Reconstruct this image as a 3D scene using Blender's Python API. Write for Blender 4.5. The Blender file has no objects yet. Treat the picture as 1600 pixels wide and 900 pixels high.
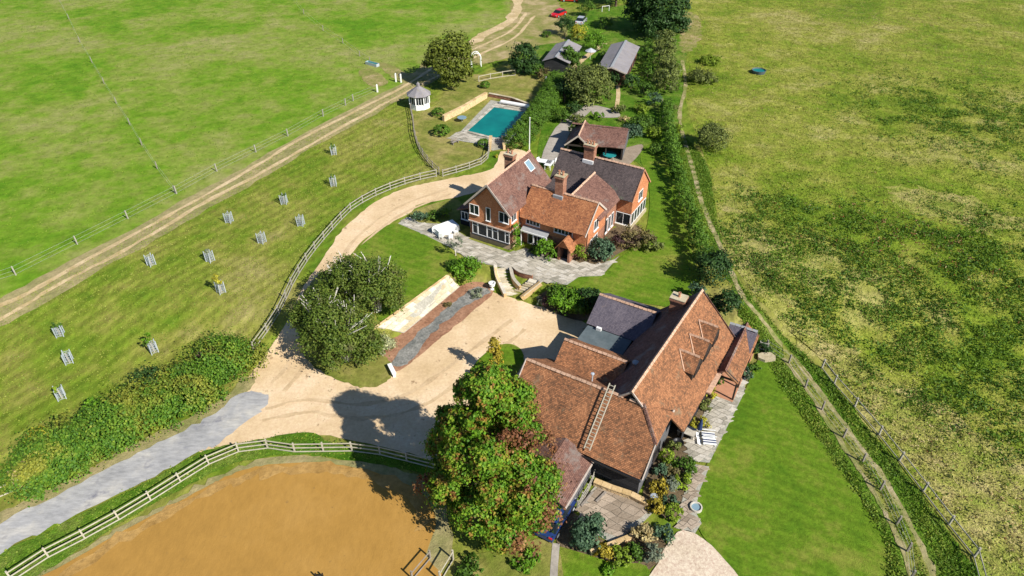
import bpy, bmesh, math, random
import numpy as np
from mathutils import Vector, Matrix
from mathutils.geometry import delaunay_2d_cdt
S = bpy.context.scene
COL = S.collection
R = math.radians
# ------------------------------------------------------------------ camera, sky, sun, exposure
CAM_H, PITCH, FPX = 46.0, R(37.0), 1067.0
cam = bpy.data.objects.new('camera', bpy.data.cameras.new('camera')); COL.objects.link(cam)
cam.location = (0, 0, CAM_H); cam.rotation_euler = (R(90) - PITCH, 0, 0)
cam.data.sensor_width = 36; cam.data.lens = 36 * FPX / 1600; cam.data.clip_end = 6000; cam.data.clip_start = 0.5
S.camera = cam
SUN_EL, SUN_AZ = R(39), R(-41)            # sun azimuth: direction towards the sun, from +X counter-clockwise
W = bpy.data.worlds.new('World'); S.world = W; W.use_nodes = True
nt = W.node_tree; bg = nt.nodes['Background']
sky = nt.nodes.new('ShaderNodeTexSky'); sky.sky_type = 'NISHITA'; sky.sun_disc = False
sky.sun_elevation = SUN_EL; sky.sun_rotation = R(90) - SUN_AZ; sky.ozone_density = 6.0; sky.dust_density = 0.4
nt.links.new(sky.outputs[0], bg.inputs[0]); bg.inputs[1].default_value = 0.07
sl = bpy.data.lights.new('sun', 'SUN'); sl.energy = 5.0; sl.angle = R(0.5); sl.color = (1, 0.95, 0.86)
sun = bpy.data.objects.new('sun', sl); COL.objects.link(sun)
sd = Vector((math.cos(SUN_EL) * math.cos(SUN_AZ), math.cos(SUN_EL) * math.sin(SUN_AZ), math.sin(SUN_EL)))
sun.rotation_euler = sd.to_track_quat('Z', 'Y').to_euler(); sun.location = (60, -50, 80)
S.view_settings.view_transform = 'Standard'; S.view_settings.look = 'None'
S.view_settings.exposure = 0.52; S.view_settings.gamma = 1
S.cycles.max_bounces = 4; S.cycles.transparent_max_bounces = 4

# ------------------------------------------------------------------ surveying: photo point -> place on the ground
def unp(px, py, z=0.0):
    x = px - 800; y = py - 450; c, s = math.cos(PITCH), math.sin(PITCH)
    dz = -FPX * s - y * c
    t = (CAM_H - z) / -dz
    return (x * t, (FPX * c - y * s) * t)
def fpt(o, a, u, v):
    return (o[0] + u * math.cos(a) - v * math.sin(a), o[1] + u * math.sin(a) + v * math.cos(a))
AX = R(-30)
BARN_O = unp(1003, 740, 3.0)
HOUSE_O = unp(797, 391, 1.6)
TER = 1.6
toe = [(-400, 45), (-60, 45), unp(430, 575), unp(575, 565), unp(612, 540), unp(633, 517), unp(715, 448), unp(760, 452), unp(815, 474), unp(852, 484), unp(900, 500)]
toe += [fpt(BARN_O, AX, -8.5, 16.0), fpt(BARN_O, AX, -3, 18.0), fpt(BARN_O, AX, 0.5, 19.6), fpt(BARN_O, AX, 4, 20.5), (45, 48), (400, 48)]
crest = [(-400, 66), (-60, 66), unp(430, 470, TER), unp(560, 535, TER), unp(590, 512, TER), unp(698, 432, TER), unp(730, 412, TER), unp(776, 417, TER), unp(846, 441, TER), unp(884, 447, TER), unp(925, 455, TER)]
crest += [fpt(BARN_O, AX, -8.5, 19.3), fpt(BARN_O, AX, -3, 21.2), fpt(BARN_O, AX, 0.5, 24.5), fpt(BARN_O, AX, 4, 31), (45, 66), (400, 66)]
def fx(pts):
    p = sorted(pts); xs = np.array([q[0] for q in p]); ys = np.array([q[1] for q in p])
    return lambda x: np.interp(x, xs, ys)
fT, fC = fx(toe), fx(crest)
def T(x, y):
    a = fT(x); b = np.maximum(fC(x), a + 1.0)
    t = np.clip((y - a) / (b - a), 0, 1)
    return TER * t * t * (3 - 2 * t)
def G(px, py, up=0.0):
    lo, hi = -0.5, 3.0
    for _ in range(30):
        m = (lo + hi) / 2; p = unp(px, py, m)
        if m > T(p[0], p[1]) + up: hi = m
        else: lo = m
    p = unp(px, py, hi)
    return (p[0], p[1], float(T(p[0], p[1])))

# ------------------------------------------------------------------ names, labels, groups
def tag(o, label=None, cat=None, group=None, kind=None):
    if label: o['label'] = label
    if cat: o['category'] = cat
    if group: o['group'] = group
    if kind: o['kind'] = kind
    return o
def empty(name, loc, rz=0.0, label=None, cat=None, group=None):
    o = bpy.data.objects.new(name, None); COL.objects.link(o); o.location = loc; o.rotation_euler = (0, 0, rz)
    o.empty_display_size = 0.3
    return tag(o, label, cat, group)
def inst(name, me, parent=None, loc=(0, 0, 0), rot=(0, 0, 0), scale=(1, 1, 1)):
    o = bpy.data.objects.new(name, me); COL.objects.link(o)
    if parent: o.parent = parent
    o.location = loc; o.rotation_euler = rot; o.scale = scale
    return o
def copy_tree(o, parent=None):
    c = o.copy(); COL.objects.link(c); c.parent = parent
    for ch in list(o.children): copy_tree(ch, c)
    return c

# ------------------------------------------------------------------ mesh collector
class MB:
    def __init__(s): s.v = []; s.f = []; s.uv = []
    def face(s, pts, uv=None):
        i = len(s.v); s.v += [tuple(p) for p in pts]; s.f.append(tuple(range(i, i + len(pts))))
        if uv is None:
            a = Vector(pts[0]); n = None
            for k in range(1, len(pts) - 1):
                n = (Vector(pts[k]) - a).cross(Vector(pts[k + 1]) - a)
                if n.length > 1e-9: break
            n.normalize()
            e = Vector((-n.y, n.x, 0))
            if e.length < 1e-4: e = Vector((1, 0, 0))
            e.normalize(); g = n.cross(e)
            uv = [(Vector(p).dot(e), Vector(p).dot(g)) for p in pts]
        s.uv.append(uv); return s
    def box(s, x0, x1, y0, y1, z0, z1, rz=0, c=(0, 0, 0)):
        P = [(x0, y0, z0), (x1, y0, z0), (x1, y1, z0), (x0, y1, z0), (x0, y0, z1), (x1, y0, z1), (x1, y1, z1), (x0, y1, z1)]
        co, si = math.cos(rz), math.sin(rz)
        P = [(c[0] + p[0] * co - p[1] * si, c[1] + p[0] * si + p[1] * co, c[2] + p[2]) for p in P]
        for q in ((3, 2, 1, 0), (4, 5, 6, 7), (0, 1, 5, 4), (1, 2, 6, 5), (2, 3, 7, 6), (3, 0, 4, 7)): s.face([P[k] for k in q])
        return s
    def slab(s, pts, th):
        n = Vector((0, 0, 0)); m = len(pts)
        for k in range(m):
            a, b = Vector(pts[k]), Vector(pts[(k + 1) % m]); n += a.cross(b)
        n.normalize()
        lo = [Vector(p) - n * th for p in pts]
        s.face(pts); s.face([tuple(p) for p in reversed(lo)])
        for k in range(m):
            j = (k + 1) % m; s.face([tuple(pts[k]), tuple(lo[k]), tuple(lo[j]), tuple(pts[j])])
        return s
    def prism(s, poly, z0, z1):
        return s.slab([(p[0], p[1], z1) for p in poly], z1 - z0)
    def beam(s, a, b, w, h):
        a, b = Vector(a), Vector(b); d = (b - a).normalized()
        x = d.cross(Vector((0, 0, 1)));
        if x.length < 1e-3: x = Vector((1, 0, 0))
        x.normalize(); y = x.cross(d)
        q = [a + x * (sx * w / 2) + y * (sy * h / 2) for sx, sy in ((-1, -1), (1, -1), (1, 1), (-1, 1))]
        r = [p + (b - a) for p in q]
        for k in range(4):
            j = (k + 1) % 4; s.face([q[k], q[j], r[j], r[k]])
        s.face(q[::-1]); s.face(r); return s
    def cone(s, a, b, r0, r1, n=8, caps=True):
        a, b = Vector(a), Vector(b); d = (b - a).normalized()
        x = d.orthogonal().normalized(); y = d.cross(x)
        A = [a + (x * math.cos(k * 2 * math.pi / n) + y * math.sin(k * 2 * math.pi / n)) * r0 for k in range(n)]
        B = [b + (x * math.cos(k * 2 * math.pi / n) + y * math.sin(k * 2 * math.pi / n)) * r1 for k in range(n)]
        for k in range(n):
            j = (k + 1) % n
            if r1 > 1e-4: s.face([A[k], A[j], B[j], B[k]])
            else: s.face([A[k], A[j], b])
        if caps:
            s.face(A[::-1])
            if r1 > 1e-4: s.face(B)
        return s
    def path(s, pts, r0, r1, n=6):
        m = len(pts) - 1
        for k in range(m): s.cone(pts[k], pts[k + 1], r0 + (r1 - r0) * k / m, r0 + (r1 - r0) * (k + 1) / m, n, False)
        return s
    def lathe(s, prof, n=14, c=(0, 0, 0)):
        for k in range(n):
            a0, a1 = k * 2 * math.pi / n, (k + 1) * 2 * math.pi / n
            for (r0, z0), (r1, z1) in zip(prof, prof[1:]):
                q = [(c[0] + r0 * math.cos(a0), c[1] + r0 * math.sin(a0), c[2] + z0), (c[0] + r0 * math.cos(a1), c[1] + r0 * math.sin(a1), c[2] + z0),
                     (c[0] + r1 * math.cos(a1), c[1] + r1 * math.sin(a1), c[2] + z1), (c[0] + r1 * math.cos(a0), c[1] + r1 * math.sin(a0), c[2] + z1)]
                if r0 < 1e-5: q = [q[0], q[2], q[3]]
                elif r1 < 1e-5: q = [q[0], q[1], q[2]]
                s.face(q)
        return s
    def mesh(s, name, mat):
        me = bpy.data.meshes.new(name); me.from_pydata([tuple(p) for p in s.v], [], s.f)
        l = me.uv_layers.new(name='UVMap'); fl = [c for u in s.uv for p in u for c in p]
        l.data.foreach_set('uv', fl)
        if mat: me.materials.append(mat)
        me.update(); return me
    def build(s, name, mat, parent=None, loc=(0, 0, 0), rot=(0, 0, 0), smooth=False):
        me = s.mesh(name, mat)
        if smooth:
            bm = bmesh.new(); bm.from_mesh(me); bmesh.ops.remove_doubles(bm, verts=bm.verts, dist=0.0005); bm.to_mesh(me); bm.free()
            me.polygons.foreach_set('use_smooth', [True] * len(me.polygons))
        return inst(name, me, parent, loc, rot)
def box(*a, **k): return MB().box(*a, **k)

# ------------------------------------------------------------------ materials
def M_new(name, rough=0.85, spec=0.25):
    m = bpy.data.materials.new(name); m.use_nodes = True; n = m.node_tree; b = n.nodes['Principled BSDF']
    b.inputs['Roughness'].default_value = rough; b.inputs['Specular IOR Level'].default_value = spec
    return m, n, b
def ramp(n, stops, src):
    r = n.nodes.new('ShaderNodeValToRGB'); e = r.color_ramp.elements
    while len(e) > 1: e.remove(e[0])
    e[0].position = stops[0][0]; e[0].color = (*stops[0][1], 1)
    for p, c in stops[1:]:
        q = e.new(p); q.color = (*c, 1)
    n.links.new(src, r.inputs[0]); return r.outputs[0]
def noise(n, vec, scale, detail=4, rough=0.6, dist=0.0):
    t = n.nodes.new('ShaderNodeTexNoise'); t.inputs['Scale'].default_value = scale; t.inputs['Detail'].default_value = detail
    t.inputs['Roughness'].default_value = rough; t.inputs['Distortion'].default_value = dist
    if vec: n.links.new(vec, t.inputs['Vector'])
    return t.outputs[0]
def mixc(n, a, b, f, mode='MIX'):
    m = n.nodes.new('ShaderNodeMix'); m.data_type = 'RGBA'; m.blend_type = mode
    for s, k in ((a, 6), (b, 7)):
        if isinstance(s, tuple): m.inputs[k].default_value = (*s, 1)
        else: n.links.new(s, m.inputs[k])
    if isinstance(f, float): m.inputs[0].default_value = f
    else: n.links.new(f, m.inputs[0])
    return m.outputs[2]
def math_(n, op, a, b=None, clamp=False):
    m = n.nodes.new('ShaderNodeMath'); m.operation = op; m.use_clamp = clamp
    for k, s in enumerate((a, b)):
        if s is None: continue
        if isinstance(s, (int, float)): m.inputs[k].default_value = s
        else: n.links.new(s, m.inputs[k])
    return m.outputs[0]
def mapping(n, vec, scale=(1, 1, 1), rot=(0, 0, 0)):
    m = n.nodes.new('ShaderNodeMapping'); m.inputs['Scale'].default_value = scale; m.inputs['Rotation'].default_value = rot
    n.links.new(vec, m.inputs[0]); return m.outputs[0]
def bump(n, b, h, st=0.5, dist=0.05):
    q = n.nodes.new('ShaderNodeBump'); q.inputs['Strength'].default_value = st; q.inputs['Distance'].default_value = dist
    n.links.new(h, q.inputs['Height']); n.links.new(q.outputs[0], b.inputs['Normal'])
def pos(n): return n.nodes.new('ShaderNodeNewGeometry').outputs['Position']
def uvs(n): return n.nodes.new('ShaderNodeUVMap').outputs[0]
def plain(name, c, rough=0.7, spec=0.3, var=0.12, scale=3.0, metal=0.0):
    m, n, b = M_new(name, rough, spec); b.inputs['Metallic'].default_value = metal
    lo = tuple(x * (1 - var) for x in c); hi = tuple(min(1, x * (1 + var)) for x in c)
    n.links.new(ramp(n, [(0.3, lo), (0.7, hi)], noise(n, n.nodes.new('ShaderNodeTexCoord').outputs['Object'], scale)), b.inputs[0])
    return m
def ground(name, big, fine, s_big=0.06, s_fine=1.2, amt=0.5, bst=0.6, bd=0.08, streak=None, specks=None, rough=0.95, s_mid=0.45):
    """big / fine: colour stops. Patches at two sizes, fine grain over them, relief from the grain"""
    m, n, b = M_new(name, rough, 0.1); p = pos(n)
    a = math_(n, 'ADD', math_(n, 'MULTIPLY', noise(n, p, s_big, 5, 0.55, 0.6), 0.6), math_(n, 'MULTIPLY', noise(n, p, s_mid, 4, 0.6), 0.4))
    c = ramp(n, big, a)
    pf = mapping(n, p, *streak) if streak else p
    nf = noise(n, pf, s_fine, 6, 0.75)
    c = mixc(n, c, ramp(n, fine, nf), amt, 'OVERLAY')
    if specks:
        c = mixc(n, c, specks[0], ramp(n, [(specks[1], (0, 0, 0)), (specks[2], (1, 1, 1))], noise(n, p, specks[3], 4, 0.7)))
    n.links.new(c, b.inputs[0])
    bump(n, b, math_(n, 'ADD', nf, noise(n, p, s_fine * 4, 3, 0.7)), bst, bd)
    return m
GR = [(0.25, (0.12,) * 3), (0.5, (0.5,) * 3), (0.75, (0.86,) * 3)]
M = {}
M['orchard'] = ground('orchard_grass', [(0.37, (0.08, 0.155, 0.01)), (0.45, (0.135, 0.19, 0.017)), (0.54, (0.205, 0.21, 0.04)), (0.66, (0.29, 0.255, 0.09))], GR, 0.06, 1.3, 0.65, streak=((1, 0.45, 1), (0, 0, R(-40))), s_mid=.3)
M['paddock'] = ground('paddock_grass', [(0.37, (0.085, 0.195, 0.008)), (0.45, (0.13, 0.23, 0.015)), (0.53, (0.195, 0.245, 0.042)), (0.64, (0.26, 0.255, 0.09))], GR, 0.045, 0.9, 0.5, s_mid=.3)
M['meadow'] = ground('meadow_grass', [(0.37, (0.1, 0.17, 0.012)), (0.45, (0.17, 0.235, 0.02)), (0.53, (0.26, 0.275, 0.045)), (0.64, (0.37, 0.33, 0.12))], GR, 0.05, 0.9, 0.7, bst=0.9, bd=0.2, s_mid=0.25)
M['lawn'] = ground('mown_lawn', [(0.34, (0.07, 0.15, 0.008)), (0.5, (0.11, 0.19, 0.012)), (0.66, (0.2, 0.22, 0.035))], GR, 0.2, 3.0, 0.55, s_mid=.9)
def stripes(m, rot, w, amt):
    n = m.node_tree; b = n.nodes['Principled BSDF']; src = b.inputs[0].links[0].from_socket
    t = n.nodes.new('ShaderNodeTexWave'); t.inputs['Scale'].default_value = w; t.inputs['Distortion'].default_value = 2.5; t.inputs['Detail'].default_value = 2; t.inputs['Detail Scale'].default_value = .4
    n.links.new(mapping(n, pos(n), (1, 1, 1), (0, 0, rot)), t.inputs[0])
    n.links.new(mixc(n, src, ramp(n, [(0.3, (.42,) * 3), (0.7, (.58,) * 3)], t.outputs[1]), amt, 'OVERLAY'), b.inputs[0])
stripes(M['lawn'], R(-62), 0.3, 0.35)
M['garden'] = ground('garden_grass', [(0.35, (0.12, 0.16, 0.02)), (0.5, (0.2, 0.2, 0.045)), (0.65, (0.3, 0.25, 0.09))], GR, 0.2, 1.6, 0.6)
M['verge'] = ground('verge_grass', [(0.34, (0.05, 0.14, 0.006)), (0.5, (0.1, 0.19, 0.015)), (0.66, (0.2, 0.23, 0.05))], GR, 0.25, 1.6, 0.7, bst=0.9, bd=0.15)
M['gravel'] = ground('buff_gravel', [(0.32, (0.5, 0.36, 0.2)), (0.5, (0.62, 0.46, 0.28)), (0.66, (0.7, 0.55, 0.37))], GR, 0.14, 3.5, 0.3, bst=0.3, bd=0.03, specks=((0.3, 0.2, 0.11), 0.63, 0.72, 0.9))
M['shingle'] = ground('pale_shingle', [(0.3, (0.5, 0.4, 0.29)), (0.7, (0.66, 0.54, 0.42))], GR, 0.4, 5, 0.7, bst=0.5, bd=0.04)
M['asphalt'] = ground('worn_asphalt', [(0.35, (0.25, 0.25, 0.255)), (0.5, (0.36, 0.355, 0.35)), (0.65, (0.5, 0.47, 0.41))], GR, 0.3, 2.5, 0.4, bst=0.3, bd=0.02, streak=((0.4, 1.6, 1), (0, 0, R(-38))), specks=((0.17, 0.17, 0.2), 0.58, 0.7, 0.35))
M['sand'] = ground('arena_sand', [(0.3, (0.32, 0.178, 0.042)), (0.5, (0.36, 0.2, 0.047)), (0.7, (0.4, 0.228, 0.06))], GR, 0.1, 2.2, 0.16, bst=0.4, bd=0.04, streak=((1, 0.45, 1), (0, 0, R(35))), specks=((0.27, 0.16, 0.05), 0.66, 0.74, 1.6))
M['rut'] = ground('bare_earth_rut', [(0.35, (0.4, 0.3, 0.14)), (0.65, (0.62, 0.48, 0.3))], GR, 0.4, 2.0, 0.4)
M['path'] = ground('trodden_path', [(0.38, (0.17, 0.2, 0.05)), (0.5, (0.28, 0.25, 0.11)), (0.62, (0.42, 0.35, 0.21))], GR, 0.6, 2.0, 0.5)
M['track_green'] = ground('track_strip_grass', [(0.36, (0.12, 0.17, 0.02)), (0.5, (0.19, 0.2, 0.04)), (0.65, (0.28, 0.26, 0.09))], GR, 0.4, 2.0, 0.6)
M['dry'] = ground('dry_grass', [(0.38, (0.2, 0.26, 0.035)), (0.5, (0.3, 0.3, 0.07)), (0.62, (0.42, 0.36, 0.14))], GR, 0.25, 1.2, 0.8, bst=0.9, bd=0.2)
M['track'] = ground('track_grass', [(0.35, (0.2, 0.2, 0.07)), (0.65, (0.36, 0.29, 0.15))], GR, 0.3, 1.6, 0.5)
M['bare'] = ground('bare_ground', [(0.35, (0.15, 0.19, 0.03)), (0.5, (0.26, 0.23, 0.085)), (0.62, (0.4, 0.31, 0.17))], GR, 0.2, 1.6, 0.4)
M['soil'] = ground('reddish_soil', [(0.35, (0.25, 0.12, 0.07)), (0.65, (0.42, 0.24, 0.15))], GR, 0.6, 3.5, 0.7, bst=0.8)
M['mulch'] = ground('garden_mulch', [(0.35, (0.1, 0.07, 0.04)), (0.65, (0.2, 0.15, 0.09))], GR, 0.6, 3.5, 0.6)
M['cobble'] = ground('cobble_ground', [(0.35, (0.16, 0.17, 0.16)), (0.65, (0.36, 0.35, 0.32))], GR, 1.0, 4, 0.8, bst=1, bd=0.1)
M['joint'] = ground('slab_bedding', [(0.35, (0.3, 0.29, 0.24)), (0.65, (0.42, 0.4, 0.34))], GR, 0.6, 4, 0.5)
def stone(name, stops, s=1.2):
    m, n, b = M_new(name, 0.9, 0.15); p = pos(n)
    oi = n.nodes.new('ShaderNodeObjectInfo').outputs['Random']
    a = math_(n, 'ADD', math_(n, 'MULTIPLY', oi, 0.45), math_(n, 'MULTIPLY', noise(n, p, s, 5, 0.65), 0.55))
    n.links.new(mixc(n, ramp(n, stops, a), ramp(n, GR, noise(n, p, 7, 4, 0.8)), 0.45, 'OVERLAY'), b.inputs[0])
    bump(n, b, noise(n, p, 9, 4, 0.7), 0.5, 0.03); return m
M['slab'] = stone('riven_paving_stone', [(0.25, (0.26, 0.24, 0.19)), (0.5, (0.42, 0.38, 0.31)), (0.75, (0.54, 0.5, 0.43))])
M['courtslab'] = stone('courtyard_stone', [(0.25, (0.24, 0.19, 0.14)), (0.75, (0.42, 0.34, 0.26))])
M['buffstone'] = stone('buff_walling_stone', [(0.25, (0.38, 0.32, 0.2)), (0.5, (0.52, 0.45, 0.32)), (0.75, (0.62, 0.57, 0.46))])
M['goldstone'] = stone('golden_walling_stone', [(0.25, (0.46, 0.32, 0.15)), (0.75, (0.7, 0.52, 0.3))])
def tiles(name, stops, tw=0.18, th=0.13, dark=0.5, blot=0.35, lichen=None, joint=0.6):
    m, n, b = M_new(name, 0.88, 0.15); u = uvs(n); p = pos(n)
    t = n.nodes.new('ShaderNodeTexBrick'); n.links.new(u, t.inputs['Vector'])
    t.inputs['Color1'].default_value = (0, 0, 0, 1); t.inputs['Color2'].default_value = (1, 1, 1, 1); t.inputs['Mortar'].default_value = (0.5, 0.5, 0.5, 1)
    t.inputs['Scale'].default_value = 1; t.inputs['Brick Width'].default_value = tw; t.inputs['Row Height'].default_value = th
    t.inputs['Mortar Size'].default_value = 0.012; t.offset = 0.5
    s = n.nodes.new('ShaderNodeSeparateColor'); n.links.new(t.outputs[0], s.inputs[0])
    a = math_(n, 'ADD', math_(n, 'MULTIPLY', s.outputs[0], 0.2), math_(n, 'ADD', math_(n, 'MULTIPLY', noise(n, p, 0.45, 5, 0.65, 0.5), blot), math_(n, 'MULTIPLY', noise(n, p, 3.0, 4, 0.8), 0.8 - blot)))
    c = ramp(n, stops, a)
    c = mixc(n, c, (0.0, 0.0, 0.0), math_(n, 'MULTIPLY', t.outputs['Fac'], joint))
    if lichen: c = mixc(n, c, lichen[0], ramp(n, [(lichen[1], (0, 0, 0)), (lichen[1] + 0.12, (1, 1, 1))], noise(n, p, lichen[2], 5, 0.7)))
    n.links.new(c, b.inputs[0])
    # each course laps the one below: a saw-tooth relief up the slope
    sep = n.nodes.new('ShaderNodeSeparateXYZ'); n.links.new(u, sep.inputs[0])
    fr = math_(n, 'SUBTRACT', 1.0, math_(n, 'FRACT', math_(n, 'DIVIDE', sep.outputs[1], th)))
    bump(n, b, math_(n, 'ADD', fr, math_(n, 'MULTIPLY', s.outputs[0], 0.8)), 0.55, 0.03)
    return m
M['barntile'] = tiles('weathered_clay_tile', [(0.28, (0.1, 0.058, 0.036)), (0.42, (0.2, 0.098, 0.052)), (0.54, (0.34, 0.15, 0.072)), (0.66, (0.46, 0.215, 0.103)), (0.8, (0.49, 0.29, 0.17))], lichen=((0.2, 0.145, 0.09), 0.58, 0.6))
M['orangetile'] = tiles('orange_clay_tile', [(0.3, (0.17, 0.08, 0.05)), (0.45, (0.33, 0.13, 0.06)), (0.6, (0.46, 0.2, 0.09)), (0.8, (0.55, 0.28, 0.14))], lichen=((0.22, 0.17, 0.13), 0.62, 0.5))
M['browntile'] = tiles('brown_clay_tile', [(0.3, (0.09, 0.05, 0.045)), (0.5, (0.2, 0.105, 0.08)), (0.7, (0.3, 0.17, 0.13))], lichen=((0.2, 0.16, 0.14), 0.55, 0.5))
M['darktile'] = tiles('dark_grey_brown_tile', [(0.3, (0.055, 0.045, 0.045)), (0.5, (0.1, 0.08, 0.078)), (0.75, (0.15, 0.115, 0.11))], lichen=((0.11, 0.115, 0.085), 0.6, 0.4))
M['greytile'] = tiles('mauve_grey_slate', [(0.3, (0.085, 0.075, 0.1)), (0.5, (0.13, 0.115, 0.14)), (0.75, (0.18, 0.155, 0.175))], lichen=((0.19, 0.15, 0.14), 0.62, 0.6))
M['hung'] = tiles('hung_tile_wall', [(0.3, (0.38, 0.14, 0.065)), (0.5, (0.55, 0.22, 0.1)), (0.75, (0.66, 0.33, 0.17))], 0.17, 0.13, joint=0.35)
M['brick'] = tiles('red_brick', [(0.3, (0.2, 0.09, 0.06)), (0.5, (0.34, 0.16, 0.1)), (0.75, (0.48, 0.29, 0.2))], 0.23, 0.075, joint=0.25)
M['buffbrick'] = tiles('pale_brick_plinth', [(0.3, (0.35, 0.24, 0.14)), (0.5, (0.5, 0.36, 0.23)), (0.75, (0.6, 0.48, 0.33))], 0.23, 0.075, joint=0.2)
M['tarboard'] = tiles('tarred_weatherboard', [(0.3, (0.02, 0.02, 0.022)), (0.75, (0.05, 0.05, 0.055))], 3.1, 0.19, joint=0.5)
M['greyboard'] = tiles('silvered_weatherboard', [(0.3, (0.085, 0.085, 0.09)), (0.75, (0.17, 0.17, 0.175))], 3.1, 0.19, joint=0.5)
M['redboard'] = tiles('red_brown_boarding', [(0.3, (0.16, 0.07, 0.05)), (0.75, (0.27, 0.13, 0.09))], 0.16, 3, joint=0.5)
def corrug(name, c):
    m, n, b = M_new(name, 0.8, 0.2); u = uvs(n); p = pos(n)
    n.links.new(mixc(n, ramp(n, [(0.3, tuple(x * 0.72 for x in c)), (0.7, c)], noise(n, p, 0.8, 5, 0.7)), (0.22, 0.19, 0.12), ramp(n, [(0.56, (0, 0, 0)), (0.72, (1, 1, 1))], noise(n, p, 1.6, 5, 0.7))), b.inputs[0])
    w = n.nodes.new('ShaderNodeTexWave'); w.inputs['Scale'].default_value = 1.6; n.links.new(u, w.inputs[0]); bump(n, b, w.outputs[1], 0.6, 0.05); return m
M['cement'] = corrug('corrugated_cement_sheet', (0.3, 0.28, 0.29))
M['lead'] = plain('grey_lead', (0.3, 0.31, 0.32)); M['felt'] = ground('grey_roof_felt', [(0.35, (0.075, 0.1, 0.11)), (0.65, (0.12, 0.145, 0.155))], GR, 0.5, 2, 0.3, bst=0.1)
M['white'] = plain('white_paint', (0.8, 0.8, 0.78), 0.45, 0.4, 0.05)
M['cloth'] = plain('white_cloth', (0.78, 0.78, 0.76), 0.8, 0.2, 0.06)
M['ridge'] = plain('ridge_tile', (0.5, 0.32, 0.22), 0.85, 0.2, 0.3, 4); M['verge_board'] = plain('pale_verge', (0.5, 0.42, 0.36), 0.8, 0.2, 0.2, 4)
M['post'] = plain('silvered_fence_wood', (0.34, 0.32, 0.27), 0.85, 0.15, 0.25, 4); M['oldpost'] = plain('grey_fence_wood', (0.25, 0.22, 0.19), 0.85, 0.15, 0.25, 4)
M['pale'] = plain('whitened_wood', (0.45, 0.41, 0.32), 0.8, 0.2, 0.15, 4)
M['darkwood'] = plain('dark_stained_wood', (0.045, 0.035, 0.03), 0.7); M['black'] = plain('black_metal', (0.015, 0.015, 0.017), 0.4, 0.5)
M['steel'] = plain('galvanised_steel', (0.48, 0.53, 0.58), 0.45, 0.5, 0.08, 3, 0.2); M['wire'] = plain('fence_wire', (0.45, 0.47, 0.45), 0.5, 0.4)
M['terra'] = plain('terracotta', (0.45, 0.22, 0.13), 0.8); M['teal'] = plain('teal_tarpaulin', (0.02, 0.24, 0.25), 0.5, 0.4, 0.2)
M['navy'] = plain('navy_blue', (0.02, 0.04, 0.12), 0.5); M['tyre'] = plain('black_rubber', (0.02, 0.02, 0.02), 0.9)
M['interior'] = plain('dark_interior', (0.02, 0.02, 0.022), 0.9); M['concrete'] = ground('concrete_paving', [(0.35, (0.28, 0.25, 0.21)), (0.65, (0.4, 0.36, 0.31))], GR, 0.4, 3, 0.4, bst=0.2, bd=0.02)
def glass(name, c=(0.03, 0.045, 0.055)):
    m, n, b = M_new(name, 0.08, 0.35); b.inputs[0].default_value = (*c, 1); return m
M['glass'] = glass('window_glass', (0.015, 0.022, 0.028)); M['paleglass'] = glass('skylight_glass', (0.2, 0.3, 0.36))
def paint(name, c):
    m, n, b = M_new(name, 0.25, 0.5); b.inputs[0].default_value = (*c, 1); b.inputs['Coat Weight'].default_value = 0.6; return m
M['carred'] = paint('red_car_paint', (0.6, 0.01, 0.02)); M['carblue'] = paint('blue_car_paint', (0.015, 0.04, 0.16)); M['cargrey'] = paint('silver_car_paint', (0.45, 0.47, 0.5))
m, n, b = M_new('pool_water', 0.06, 0.5); p = pos(n)
n.links.new(ramp(n, [(0.3, (0.0, 0.13, 0.12)), (0.7, (0.002, 0.2, 0.17))], noise(n, p, 0.25, 2)), b.inputs[0]); bump(n, b, noise(n, p, 2.5, 3), 0.12, 0.03); M['water'] = m

def leafmat(name, stops, patch=None, rough=0.6):
    m, n, b = M_new(name, rough, 0.25)
    a = n.nodes.new('ShaderNodeAttribute'); a.attribute_name = 'tint'
    c = ramp(n, stops, a.outputs['Fac'])
    if patch:
        f = noise(n, pos(n), patch[1], 4, 0.6, 0.4)
        c = mixc(n, c, ramp(n, patch[0], a.outputs['Fac']), ramp(n, [(patch[2], (0, 0, 0)), (patch[2] + 0.1, (1, 1, 1))], f))
    n.links.new(c, b.inputs[0])
    t = n.nodes.new('ShaderNodeBsdfTranslucent'); n.links.new(c, t.inputs[0])
    mx = n.nodes.new('ShaderNodeMixShader'); mx.inputs[0].default_value = 0.22
    n.links.new(b.outputs[0], mx.inputs[1]); n.links.new(t.outputs[0], mx.inputs[2])
    n.links.new(mx.outputs[0], n.nodes['Material Output'].inputs[0]); return m
def lm(name, base, spread=0.45, warm=0.3, patch=None):
    r, g, bl = (c * 1.3 for c in base)
    d = (r * (1 - spread), g * (1 - spread), bl * (1 - spread)); h = (r * (1 + spread) + warm * 0.05, g * (1 + spread), bl * (1 + spread * 0.5))
    M[name] = leafmat(name, [(0.0, d), (0.5, base), (1.0, h)], patch)
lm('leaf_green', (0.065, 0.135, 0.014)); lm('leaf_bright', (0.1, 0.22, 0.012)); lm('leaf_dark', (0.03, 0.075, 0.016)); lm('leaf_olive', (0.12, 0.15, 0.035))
lm('leaf_yellow', (0.34, 0.32, 0.03)); lm('leaf_gold', (0.3, 0.24, 0.025)); lm('leaf_bluegreen', (0.07, 0.13, 0.07)); lm('leaf_grey', (0.16, 0.19, 0.13)); lm('leaf_pale', (0.34, 0.36, 0.2), 0.4)
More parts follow.
